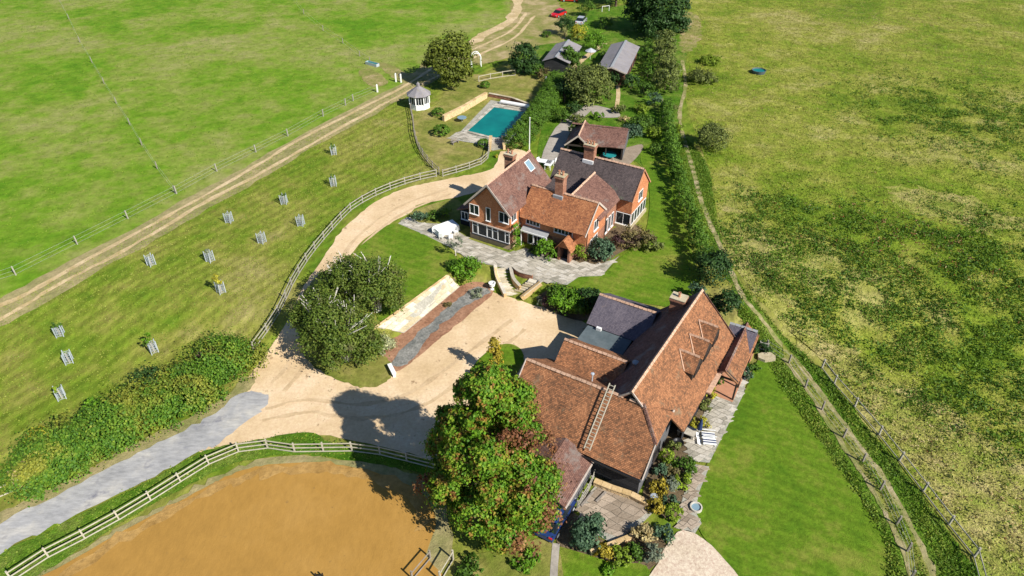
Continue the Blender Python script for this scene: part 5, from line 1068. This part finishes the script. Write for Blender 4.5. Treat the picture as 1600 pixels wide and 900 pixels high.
MB().box(-.25, .25, -.04, .04, .3, .36).build('crossbar', M['black'], q)
q = empty('steel_tank', G(1020, 786), 0, 'upright galvanised bin at the barn corner', 'bin'); MB().cone((0, 0, 0), (0, 0, .8), .28, .3, 12).build('body', M['steel'], q); MB().lathe([(.33, .8), (.3, .88), (0, .95)], 12).build('lid', M['steel'], q)
q = empty('gravel_basin', G(1087, 795), 0, 'round pale stone basin beside the bottom garden path', 'basin'); MB().lathe([(0, .12), (.34, .12), (.38, .3), (.48, .3), (.48, 0)], 20).build('rim', M['slab'], q); MB().lathe([(0, .2), (.36, .2)], 20).build('water', M['paleglass'], q)
# sleepers dividing the courtyard steps, low rubble wall
for i, (a, b_) in enumerate((((931, 786), (946, 771)), ((908, 793), (926, 771)))):
    A, Bq = Vector(G(*a)), Vector(G(*b_)); q = empty('timber_sleeper', A, 0, ('right' if i == 0 else 'left') + ' of two dark sleepers stepping the courtyard', 'sleeper', 'sleepers in the courtyard'); MB().beam((0, 0, .14), Bq - A + Vector((0, 0, .14)), .16, .24).build('beam', M['oldpost'], q)
stonewall([(928, 757), (955, 768), (985, 778), (1012, 792)], .5, .4, 'goldstone', 'rubble_wall', 'low golden rubble wall along the foot of the barn', size=(.35, .2), seed=8)
stonewall([(609, 574), (613, 582), (617, 590)], .45, .3, 'cloth', 'garden_wall', 'short white wall end at the tip of the soil bed', size=(.9, .55), seed=9)
stonewall([(922, 866), (950, 856), (985, 842), (1004, 826)], .35, .25, 'goldstone', 'garden_wall', 'low edging wall below the courtyard', size=(.35, .18), seed=12)
q = empty('rock', G(1196, 560), 0, 'large flat pale rock at the top of the barn lawn', 'rock'); rd = random.Random(3); MB().slab([(math.cos(k * .9) * rd.uniform(.8, 1.3), math.sin(k * .9) * rd.uniform(.5, .8), .35) for k in range(7)], .4).build('stone', M['buffstone'], q)
#PART5
# ------------------------------------------------------------------ trees
e = empty('maple_tree', (-1.55, 32.0, 0), 0, 'huge maple turning orange and red beside the sand arena', 'tree')
rd = random.Random(14); MBl = []
for k in range(34):
    t = ((k + .5) / 34) ** 1.05; z = 1.5 + 12.4 * t; a = k * 2.4 + rd.uniform(-.3, .3)
    rr = 4.65 * (1 - max(0, t - .3) ** 1.6 * 1.5) * (0.86 + .14 * min(1, t * 5)) * rd.uniform(.72, 1.1); s_ = rd.uniform(1.0, 1.75) * (1 - .3 * t)
    MBl.append((rr * .85 * math.cos(a), rr * .85 * math.sin(a), z, s_, s_, s_ * 1.05))
MBl += [(0, 0, 14.2, .7, .7, 1.0), (-.9, .6, 13.0, .8, .8, 1.0)]
leaves('crown', MBl, 120000, .2, M['leaf_maple'], e, 21, clump=.19, shell=.8, up=.1, nclump=1500)
leaves('red_foliage', [(-5.0, -.6, 4.4, .7, .6, .45), (3.6, -2.6, 3.6, 1.1, 1.0, 1.0), (2.4, -3.9, 2.4, 1.1, .9, .8), (4.4, -.8, 5.4, .9, .9, .9), (3.9, .4, 7.6, .8, .8, .9), (.6, .8, 12.4, .6, .6, .7), (2.6, -2.6, 7.2, .6, .6, .7), (2.3, -1.2, 9.8, 1, 1, 1), (1.4, -2.0, 10.6, .8, .8, .9), (2.9, .6, 8.8, .8, .8, .8)], 3600, .2, M['leaf_maple_red'], e, 5, clump=.34)
trunk(e, 9, .34, MBl, 4, None, 22, .9)
def birch(px, py, r, h, lb, seed):
    e = empty('birch_tree', G(px, py), 0, lb, 'tree', 'birch clump on the grass island'); B_ = crownblobs(r, h, 14, seed, .12)
    leaves('crown', B_, int(1500 * r * r), .19, M['leaf_birch'], e, seed, clump=.24, shell=.7)
    rd = random.Random(seed); m = MB()
    for k in range(11):
        a = rd.uniform(0, 6.28); q_ = r * rd.uniform(.25, .8); m.path([(0.3 * math.cos(a), .3 * math.sin(a), 0), (q_ * .35 * math.cos(a), q_ * .35 * math.sin(a), h * .45), (q_ * .7 * math.cos(a), q_ * .7 * math.sin(a), h * .78), (q_ * math.cos(a + .2), q_ * math.sin(a + .2), h * rd.uniform(.93, 1.04))], .11, .03, 5)
        m.path([(q_ * .7 * math.cos(a), q_ * .7 * math.sin(a), h * .78), (q_ * 1.1 * math.cos(a + .5), q_ * 1.1 * math.sin(a + .5), h * rd.uniform(.85, .98))], .05, .02, 4)
    m.build('trunk', M['birchbark'], e)
birch(542, 562, 4.0, 6.2, 'widest birch with pale stems, in front on the gravel side', 31); birch(590, 486, 3.1, 6.4, 'birch with white branches overhanging the lawn', 32); birch(508, 520, 2.7, 5.0, 'lower birch nearest the drive fence', 33); birch(548, 478, 2.7, 5.6, 'birch at the back of the clump by the drive', 34)
tree(707, 132, 4.5, 8.6, 'leaf_oak', 'broad round olive green tree beside the white summerhouse', n=13000, seed=41, nb=16, size=.36, z0=.1)
tree(818, 113, 3.2, 5.4, 'leaf_dark', 'round dark green tree left of the grey sheds', n=5500, seed=42, nb=10, z0=.05)
tree(1026, 52, 6.6, 9.6, 'leaf_dark', 'very large dark tree at the top behind the stable block', n=20000, seed=43, nb=22, size=.42, z0=.05)
tree(962, 10, 5.6, 7.5, 'leaf_dark', 'dark tree at the top edge left of the largest dark tree', n=7000, seed=44, nb=10, size=.42)
tree(914, 160, 4.6, 5.4, 'leaf_olive', 'spreading pale olive willow between stable and cart shed', n=11000, seed=45, nb=16, size=.3, z0=.1)
tree(890, 108, 2.3, 3.8, 'leaf_green', 'green tree covering the near end of the smaller shed', n=2800, seed=46, nb=6)
tree(882, 160, 2.0, 3.4, 'leaf_dark', 'dark bush tree at the head of the rear path', n=2200, seed=47, nb=6)
e = tree(773, 588, .75, 4.9, 'leaf_gold', 'narrow golden conifer standing behind the maple', n=1600, seed=48, nb=10, cone=.8, z0=.03, size=.2)
tree(712, 399, 1.2, 2.9, 'leaf_grey', 'thin silvery half bare tree by the covered table', n=420, seed=49, nb=5, size=.16, bark=M['birchbark'])
tree(992, 386, 2.2, 2.3, 'leaf_brownish', 'sparse twiggy tree right of the house corner', n=1500, seed=50, nb=8, size=.2, z0=.15)
sh = [(882, 56, 2.4, 3.8, 'leaf_dark', 'dark shrub just below the red car', 2200), (903, 63, 1.7, 3.3, 'leaf_yellow', 'bright yellow shrub behind the smaller shed', 1500), (929, 79, 2.4, 3.8, 'leaf_bright', 'bright green shrub between the two sheds', 2600), (915, 26, 2.2, 3.6, 'leaf_green', 'tall green shrub beside the silver car', 1700),
 (856, 58, 1.4, 1.0, 'leaf_green', 'low dark shrub at the left of the red car shrubs', 500), (852, 124, 1.5, 2.0, 'leaf_brownish', 'brownish bush at the near left of the smaller shed', 900), (1110, 232, 2.9, 3.4, 'leaf_olive', 'large olive thorn bush beside the footpath', 4200), (1106, 440, 2.2, 3.8, 'leaf_dark', 'dark green tall bush behind the barn gable', 3600), (1134, 488, 1.7, 2.4, 'leaf_dark', 'smaller dark bush right above the barn roof corner', 1800),
 (1088, 470, 1.3, 1.8, 'leaf_bluegreen', 'bluish bush behind the barn chimney', 900), (1095, 128, 3.0, 2.0, 'leaf_olive', 'scrubby olive bush by the top of the footpath', 3000), (1108, 100, 2.2, 1.4, 'leaf_lime', 'bright low scrub in the meadow corner by the footpath', 1800),
 (985, 214, 1.9, 1.8, 'leaf_bluegreen', 'grey green shrub behind the cart shed gable', 1500), (1008, 196, 1.7, 1.5, 'leaf_green', 'green shrub in the rear kitchen garden', 1200), (1000, 176, 1.5, 1.2, 'leaf_lime', 'lime shrub further up the rear garden', 900), (975, 190, 1.0, .8, 'leaf_straw', 'straw coloured plant in the rear garden', 400),
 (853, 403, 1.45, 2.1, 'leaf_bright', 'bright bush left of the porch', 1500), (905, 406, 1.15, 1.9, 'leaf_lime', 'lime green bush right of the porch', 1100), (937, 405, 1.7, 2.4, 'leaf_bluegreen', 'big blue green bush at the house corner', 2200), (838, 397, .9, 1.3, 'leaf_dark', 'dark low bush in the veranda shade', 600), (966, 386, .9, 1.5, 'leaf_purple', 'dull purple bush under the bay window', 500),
 (730, 432, 1.9, 2.3, 'leaf_bright', 'broad bright shrub at the top of the retaining wall', 2300), (708, 418, .9, 1.0, 'leaf_green', 'small shrub at the lawn corner', 450), (657, 346, 1.15, 1.3, 'leaf_bluegreen', 'blue grey grass clump at the end of the terrace', 700), (676, 343, 1.2, 1.0, 'leaf_green', 'green plant clump between drive and terrace', 600), (694, 338, 1.0, .9, 'leaf_lime', 'low lime clump beside the side wing', 450),
 (862, 478, 1.2, 1.3, 'leaf_purple', 'dark purple shrub right of the stone steps', 800), (884, 478, 2.0, 2.0, 'leaf_bright', 'green shrub on the bank right of the steps', 2600), (872, 465, 1.4, 1.5, 'leaf_green', 'darker green shrub at the top of the bank by the lawn', 1200), (920, 475, 1.5, 1.7, 'leaf_dark', 'dark shrub against the garage end wall', 1200), (905, 486, 1.4, 1.5, 'leaf_lime', 'lighter shrub on the bank beside the garage', 1200), (846, 474, .8, .7, 'leaf_grey', 'grey low plant at the foot of the steps', 350),
 (600, 547, 1.5, 1.5, 'leaf_pale', 'creamy flowering shrub at the low end of the wall', 1500), (236, 612, 2.0, 2.6, 'leaf_dark', 'dark round bush on the upper edge of the hedgerow', 2200), (330, 575, 1.3, 2.2, 'leaf_purple', 'purplish brown bush in the upper hedgerow', 1000), (290, 600, 1.5, 2.4, 'leaf_green', 'green bush standing proud of the hedgerow middle', 1700), (75, 700, 1.7, 1.7, 'leaf_yellow', 'yellowing scrub at the left end of the hedgerow', 1300), (375, 560, 1.2, 1.8, 'leaf_lime', 'lime bush where the hedgerow meets the gravel', 1000), (160, 655, 1.6, 2.0, 'leaf_bright', 'bright bush on the field side of the hedgerow', 1600), (40, 745, 1.4, 1.2, 'leaf_straw', 'straw coloured growth beside the corner fence', 900),
 (745, 462, 1.0, .6, 'leaf_grey', 'grey plants at the head of the soil bed', 500), (700, 478, .5, .45, 'leaf_brownish', 'small brown plant alone in the soil bed', 160),
 (919, 845, 1.5, 2.1, 'leaf_bluegreen', 'rounded deep green bush at the courtyard edge', 2200), (943, 868, .85, 1.0, 'leaf_gold', 'golden shrub below the courtyard', 700), (968, 876, 1.0, .9, 'leaf_lime', 'yellow green perennials in the lower bed', 700), (990, 868, .8, .9, 'leaf_green', 'green mound in the lower bed', 500), (1013, 870, .95, 1.2, 'leaf_grey', 'silver grey bush at the tip of the lower bed', 800),
 (1004, 842, 1.0, 1.2, 'leaf_straw', 'straw coloured ornamental grass by the courtyard', 800), (1034, 842, .9, 1.1, 'leaf_bluegreen', 'blue green bush beside the shingle', 650), (955, 893, .7, .5, 'leaf_bright', 'low bright plant on the lower lawn edge', 250),
 (1030, 768, .95, 1.1, 'leaf_gold', 'orange yellow shrub in the barn border, upper one', 750), (1024, 795, .85, 1.1, 'leaf_gold', 'orange yellow shrub in the barn border, lower one', 700), (1048, 764, .9, 1.2, 'leaf_grey', 'blue grey shrub between the golden and lime ones', 700), (1063, 758, .9, 1.1, 'leaf_lime', 'lime shrub beside the narrow garden path', 700), (1045, 790, .75, 1.0, 'leaf_bluegreen', 'steely blue bush in the barn border', 450),
 (1068, 735, 1.1, 1.2, 'leaf_green', 'green shrub at the middle of the barn border', 900), (1048, 738, .9, 1.0, 'leaf_brownish', 'brownish perennials in the barn border', 500), (1032, 745, .7, 1.3, 'leaf_bluegreen', 'tall grey green plant against the barn end wall', 400), (1040, 722, .7, 1.4, 'leaf_lime', 'yellow green climber at the barn wall corner', 450), (1052, 704, .6, 1.2, 'leaf_olive', 'olive climber on the barn end wall', 350),
 (1090, 666, .9, .8, 'leaf_yellow', 'bright yellow green hosta clump by the patio', 600), (1098, 640, .8, 1.2, 'leaf_olive', 'climbing plant halfway along the patio wall', 450), (1108, 620, .8, 1.3, 'leaf_yellow', 'yellow flowering climber near the porch', 450), (1118, 600, .7, 1.4, 'leaf_green', 'green climber beside the porch posts', 450), (1160, 590, .9, .9, 'leaf_bluegreen', 'leafy plant at the porch side of the lawn', 500), (1172, 574, 1.0, .9, 'leaf_green', 'green clump beside the flat rock', 500), (1188, 545, 1.2, .9, 'leaf_dark', 'dark clump by the old hurdle', 600),
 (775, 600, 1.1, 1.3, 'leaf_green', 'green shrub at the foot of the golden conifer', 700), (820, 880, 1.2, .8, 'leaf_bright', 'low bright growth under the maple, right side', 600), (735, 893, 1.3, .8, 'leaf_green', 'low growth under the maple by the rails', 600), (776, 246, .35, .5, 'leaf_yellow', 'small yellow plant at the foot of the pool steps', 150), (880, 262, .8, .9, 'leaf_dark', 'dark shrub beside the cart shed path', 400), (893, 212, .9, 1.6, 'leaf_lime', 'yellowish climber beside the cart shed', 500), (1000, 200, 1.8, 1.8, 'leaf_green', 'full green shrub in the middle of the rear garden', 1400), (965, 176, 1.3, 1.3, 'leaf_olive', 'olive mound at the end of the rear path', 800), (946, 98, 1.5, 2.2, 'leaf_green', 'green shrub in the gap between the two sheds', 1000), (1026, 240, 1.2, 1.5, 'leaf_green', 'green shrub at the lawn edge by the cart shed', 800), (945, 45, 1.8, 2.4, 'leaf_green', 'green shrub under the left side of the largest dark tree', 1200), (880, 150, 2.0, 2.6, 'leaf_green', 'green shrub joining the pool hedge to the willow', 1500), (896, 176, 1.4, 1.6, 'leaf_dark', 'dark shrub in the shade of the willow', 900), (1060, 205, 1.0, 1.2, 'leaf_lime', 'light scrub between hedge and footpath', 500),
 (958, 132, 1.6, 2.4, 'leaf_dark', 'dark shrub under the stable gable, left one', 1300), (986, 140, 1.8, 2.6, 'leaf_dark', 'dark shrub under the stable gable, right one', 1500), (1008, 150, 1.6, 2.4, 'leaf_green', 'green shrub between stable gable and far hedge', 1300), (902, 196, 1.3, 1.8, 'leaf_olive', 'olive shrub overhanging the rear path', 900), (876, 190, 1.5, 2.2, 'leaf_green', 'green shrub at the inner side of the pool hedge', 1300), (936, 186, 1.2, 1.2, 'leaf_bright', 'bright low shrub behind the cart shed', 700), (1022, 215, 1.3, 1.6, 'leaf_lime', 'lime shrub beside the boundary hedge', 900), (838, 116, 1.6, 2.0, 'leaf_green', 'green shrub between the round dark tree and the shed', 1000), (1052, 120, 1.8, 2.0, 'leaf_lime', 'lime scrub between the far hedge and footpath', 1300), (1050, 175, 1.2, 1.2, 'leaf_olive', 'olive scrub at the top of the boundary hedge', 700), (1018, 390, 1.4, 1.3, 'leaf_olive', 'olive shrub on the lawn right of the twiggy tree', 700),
 (1020, 165, 1.4, 2.2, 'leaf_bluegreen', 'tall blue green plant beside the far hedge', 900)]
for i, (px, py, r, h, mt, lb, n) in enumerate(sh): shrub(px, py, r, h, mt, lb, n=int(n * 1.15), seed=60 + i, size=.17 if r < 1.3 else .22)
for i, (px, py, r, lb) in enumerate([(685, 181, 1.0, 'clipped round bush nearest the summerhouse'), (690, 211, 1.25, 'largest clipped round bush left of the pool'), (758, 137, .85, 'clipped round bush behind the golden wall'), (756, 229, .9, 'clipped round bush by the end of the drive fence')]): shrub(px, py, r, r * 1.25, 'leaf_hedge', lb, 'topiary_bush', 'bush', 'clipped bushes round the pool', 4200, .15, 200 + i, tight=True)
shrub(1051, 806, .78, 1.0, 'leaf_lime', 'clipped round lime bush at the end of the border', 'topiary_bush', 'bush', None, 3600, .12, 210, tight=True)
g = G(809, 393); e = empty('climbing_plant', g, 0, 'bright green climber up the left wing corner', 'climber'); leaves('foliage', [(0, .1, 1.6, .42, .3, 1.7), (-.2, .15, 3.0, .35, .25, .6)], 900, .16, M['leaf_bright'], e, 7, clump=.3)
hedge([(808, 231), (827, 209), (847, 181), (863, 153), (874, 132)], 3.9, 2.7, 'leaf_hedge', 'tall clipped hedge between pool and rear path', 60000, .14, 301, wob=.04, step=.6, clump=.1, shell=.86)
hedge([(1036, 80), (1036, 105), (1040, 130), (1042, 152)], 4.0, 3.6, 'leaf_olive', 'thick overgrown hedge right of the stable block', 8000, .3, 302)
hedge([(1012, 78), (1010, 105), (1012, 135)], 2.0, 2.6, 'leaf_green', 'narrow green hedge against the stable block side', 2600, .25, 303)
hedge([(1040, 172), (1043, 205), (1048, 240), (1056, 280), (1066, 320), (1078, 358), (1090, 392), (1098, 420)], 1.9, 2.3, 'leaf_hedge', 'long thin boundary hedge shading the right lawn', 30000, .17, 304, step=.6, wob=.16)
hedge([(55, 738), (110, 712), (170, 682), (225, 652), (280, 622), (330, 594), (368, 566)], 4.6, 2.0, 'leaf_mixhedge', 'wild mixed hedgerow above the grey lane', 60000, .19, 305, wob=.38, clump=.2)
hedge([(1052, 660), (1070, 634), (1090, 606), (1104, 584)], .7, .9, 'leaf_bluegreen', 'low planting along the barn east wall', 1500, .16, 306)

# ------------------------------------------------------------------ grass that stands up: one mass each
def vnoise(x, y, s, seed):
    r_ = np.random.default_rng(seed); o_ = 0
    for k in range(6):
        a, ph, f = r_.uniform(0, 6.28), r_.uniform(0, 6.28), s * r_.uniform(.6, 2.2); o_ = o_ + np.sin((x * math.cos(a) + y * math.sin(a)) * f + ph + 1.3 * np.sin((x * math.sin(a) - y * math.cos(a)) * f * .7))
    return o_ / 6
def blob(x, y, px, py, r): g_ = G(px, py); return np.exp(-((x - g_[0]) ** 2 + (y - g_[1]) ** 2) / (2 * r * r))
def tufts(name, label, poly, n, size, hgt, tintf, seed, per=6, dens=None, spread=.22, mat='tuft'):
    rng = np.random.default_rng(seed); xs = [p[0] for p in poly]; ys = [p[1] for p in poly]
    x = rng.uniform(min(xs), max(xs), n); y = rng.uniform(min(ys), max(ys), n); k = inpoly(x, y, poly)
    k &= np.abs(x) < y * .8 + 22
    x, y = x[k], y[k]
    if dens is not None: kk = rng.uniform(0, 1, len(x)) < dens(x, y); x, y = x[kk], y[kk]
    t = tintf(x, y, rng); hh = hgt(x, y) * rng.uniform(.5, 1.3, len(x)); m_ = len(x)
    X_ = np.repeat(x, per); Y_ = np.repeat(y, per); H_ = np.repeat(hh, per)
    X_ = X_ + rng.normal(size=m_ * per) * spread * (.5 + H_); Y_ = Y_ + rng.normal(size=m_ * per) * spread * (.5 + H_)
    C = np.stack([X_, Y_, T(X_, Y_) + rng.uniform(.1, 1, m_ * per) * H_], 1)
    Nn = rng.normal(size=(m_ * per, 3)); Nn[:, 2] = np.abs(Nn[:, 2]) * .9; Nn /= np.linalg.norm(Nn, axis=1)[:, None]
    o_ = quads(name, C, Nn, size, np.repeat(t, per) + rng.normal(size=m_ * per) * .05, M[mat], None, rng, .45); tag(o_, label, kind='stuff'); return o_
mpoly = [(p[0], min(p[1], 190)) for p in MW if p[0] < 140] + [(150, 190), (150, 20)]
def mt(x, y, rng):
    b_ = .56 + .13 * vnoise(x, y, .12, 5) + .12 * vnoise(x, y, .5, 6)
    w = np.clip(blob(x, y, 1270, 400, 6.5) + blob(x, y, 1510, 520, 9) + blob(x, y, 1400, 470, 5) * .8 + blob(x, y, 1560, 400, 8) * .8 + blob(x, y, 1510, 170, 14) * .6 + blob(x, y, 1230, 340, 4) * .7, 0, 1.2)
    s_ = np.clip(blob(x, y, 1420, 740, 5) + blob(x, y, 1560, 780, 6) + blob(x, y, 1320, 590, 3.5) * .8 + blob(x, y, 1440, 640, 5) * .7 + blob(x, y, 1240, 545, 3) * .7, 0, 1)
    r_ = rng.uniform(0, 1, len(x)); t = b_ + .06 + .1 * vnoise(x, y, .05, 77) - .2 * w + .16 * s_ + rng.normal(size=len(x)) * .05
    return np.where(r_ < .3 * blob(x, y, 1440, 370, 5) + .008, 1.0, np.clip(t, 0, .93))
def mh(x, y):
    w = np.clip(blob(x, y, 1270, 400, 6.5) + blob(x, y, 1510, 520, 9) + blob(x, y, 1400, 470, 5) + blob(x, y, 1560, 400, 8), 0, 1)
    return .16 + .5 * w + .12 * np.clip(vnoise(x, y, .3, 8), 0, 1) + .25 * blob(x, y, 1440, 760, 7)
tufts('meadow_grass', 'rough meadow grass, bracken and weeds in uneven clumps', mpoly, 110000, .21, lambda x, y: .07 + .1 * np.clip(vnoise(x, y, .25, 8), 0, 1) + .22 * blob(x, y, 1440, 760, 7), mt, 1, 5)
def wd(x, y):
    g1 = np.clip(blob(x, y, 1265, 400, 6) + blob(x, y, 1520, 500, 8) + blob(x, y, 1590, 430, 7) + blob(x, y, 1390, 440, 4) * .8 + blob(x, y, 1230, 335, 3.5) * .8 + blob(x, y, 1520, 185, 10) * .4 + blob(x, y, 1340, 490, 4) * .5 + blob(x, y, 1500, 610, 4) * .6, 0, 1)
    return np.clip(g1 * 2.3 * np.clip(.55 + 1.5 * vnoise(x, y, .55, 61), 0, 1), 0, 1)
tufts('meadow_scrub', 'dark bracken and weed clumps in the middle of the meadow', mpoly, 200000, .27, lambda x, y: .3 + .9 * np.clip(vnoise(x, y, .8, 62) + .1, 0, 1), lambda x, y, r_: np.where(r_.uniform(0, 1, len(x)) < .12 * blob(x, y, 1430, 375, 6), 1.0, np.clip(.2 + .18 * vnoise(x, y, .6, 63) + r_.normal(size=len(x)) * .07, 0, .7)), 12, 7, dens=wd)
tufts('seeding_grass', 'tall pale seeding grass in the near right meadow', mpoly, 60000, .24, lambda x, y: .35 + .3 * np.clip(vnoise(x, y, .5, 66), 0, 1), lambda x, y, r_: np.clip(.64 + .22 * vnoise(x, y, .5, 67) + r_.normal(size=len(x)) * .07, 0, .93), 16, 6, dens=lambda x, y: np.clip((blob(x, y, 1420, 740, 4.5) + blob(x, y, 1540, 740, 5) + blob(x, y, 1330, 600, 3.2) + blob(x, y, 1240, 540, 2.5) + blob(x, y, 1580, 880, 3)) * (.6 + vnoise(x, y, .5, 68)), 0, 1))
tufts('red_dock', 'reddish brown dock stalks among the meadow scrub', mpoly, 30000, .22, lambda x, y: .5 + 0 * x, lambda x, y, r_: np.ones(len(x)), 13, 6, dens=lambda x, y: .35 * (blob(x, y, 1430, 375, 4) + .6 * blob(x, y, 1340, 310, 2.5) + .5 * blob(x, y, 1450, 455, 3)) * np.clip(.3 + vnoise(x, y, .9, 64), 0, 1), spread=.12)
tufts('leaf_litter', 'fallen leaves and twigs scattered on the gravel', gpoly([(430, 540), (520, 610), (600, 625), (700, 600), (760, 560), (720, 640), (640, 690), (520, 660), (420, 650), (390, 600)], smooth=False), 1500, .16, lambda x, y: .03 + 0 * x, lambda x, y, r_: r_.uniform(.6, .9, len(x)), 15, 1, spread=.05, mat='leaf_brownish')
op = PW[:12] + [G(*k)[:2] for k in [(640, 175), (655, 240), (685, 275), (600, 300), (545, 332), (490, 395), (440, 475), (400, 540), (300, 560), (180, 620), (40, 700), (-100, 760)]]
tufts('slope_grass', 'short uneven grass on the planted slope', op, 60000, .17, lambda x, y: .07 + .05 * np.clip(vnoise(x, y, .4, 3), 0, 1), lambda x, y, r_: np.clip(.5 + .2 * vnoise(x, y, .2, 9) + r_.normal(size=len(x)) * .06, 0, .85), 2, 3)
vp = gpoly([(1395, 920), (1388, 860), (1350, 790), (1300, 715), (1240, 632), (1195, 560), (1160, 500), (1140, 440), (1110, 400), (1080, 340), (1060, 280), (1052, 215), (1070, 215), (1105, 262), (1118, 340), (1135, 400), (1170, 460), (1215, 515), (1280, 575), (1335, 645), (1405, 730), (1480, 830), (1530, 920)])
PP = np.array(catmull([G(*k)[:2] for k in path_px], False, 6)); PP2 = np.array(catmull([G(*k)[:2] for k in path2_px], False, 6))
def offpath(x, y):
    d = np.full(len(x), 9.0)
    for A in (PP, PP2):
        for q_ in A: d = np.minimum(d, np.hypot(x - q_[0], y - q_[1]))
    return np.clip((d - .35) * 2.2, 0, 1)
tufts('verge_grass', 'long lush grass and nettles beside the footpath', vp, 46000, .2, lambda x, y: .12 + .3 * np.clip(vnoise(x, y, .6, 4) + .2, 0, 1), lambda x, y, r_: np.clip(.34 + .14 * vnoise(x, y, .5, 19) + r_.normal(size=len(x)) * .08, 0, .8), 3, 5, dens=offpath)
tufts('lane_verge_grass', 'bright grass fringe between lane and arena fence', gpoly([(-80, 905), (0, 864), (60, 838), (150, 793), (240, 748), (320, 705), (400, 688), (480, 676), (600, 712), (700, 724), (690, 745), (600, 728), (480, 712), (410, 716), (330, 740), (200, 812), (60, 900), (0, 935)]), 9000, .2, lambda x, y: .1 + .06 * np.clip(vnoise(x, y, .6, 4), 0, 1), lambda x, y, r_: np.clip(.4 + .12 * vnoise(x, y, .5, 29) + r_.normal(size=len(x)) * .1, 0, .9), 4, 4)
tufts('paddock_grass', 'scattered darker tussocks in the bright paddock', [(p[0] - 2.5, p[1] + 2) for p in PW] + [(20, 185), (-140, 185), (-140, 40)], 40000, .2, lambda x, y: .08 + .06 * np.clip(vnoise(x, y, .3, 3), 0, 1), lambda x, y, r_: np.clip(.36 + .16 * vnoise(x, y, .12, 39) + r_.normal(size=len(x)) * .08, 0, .8), 5, 3)
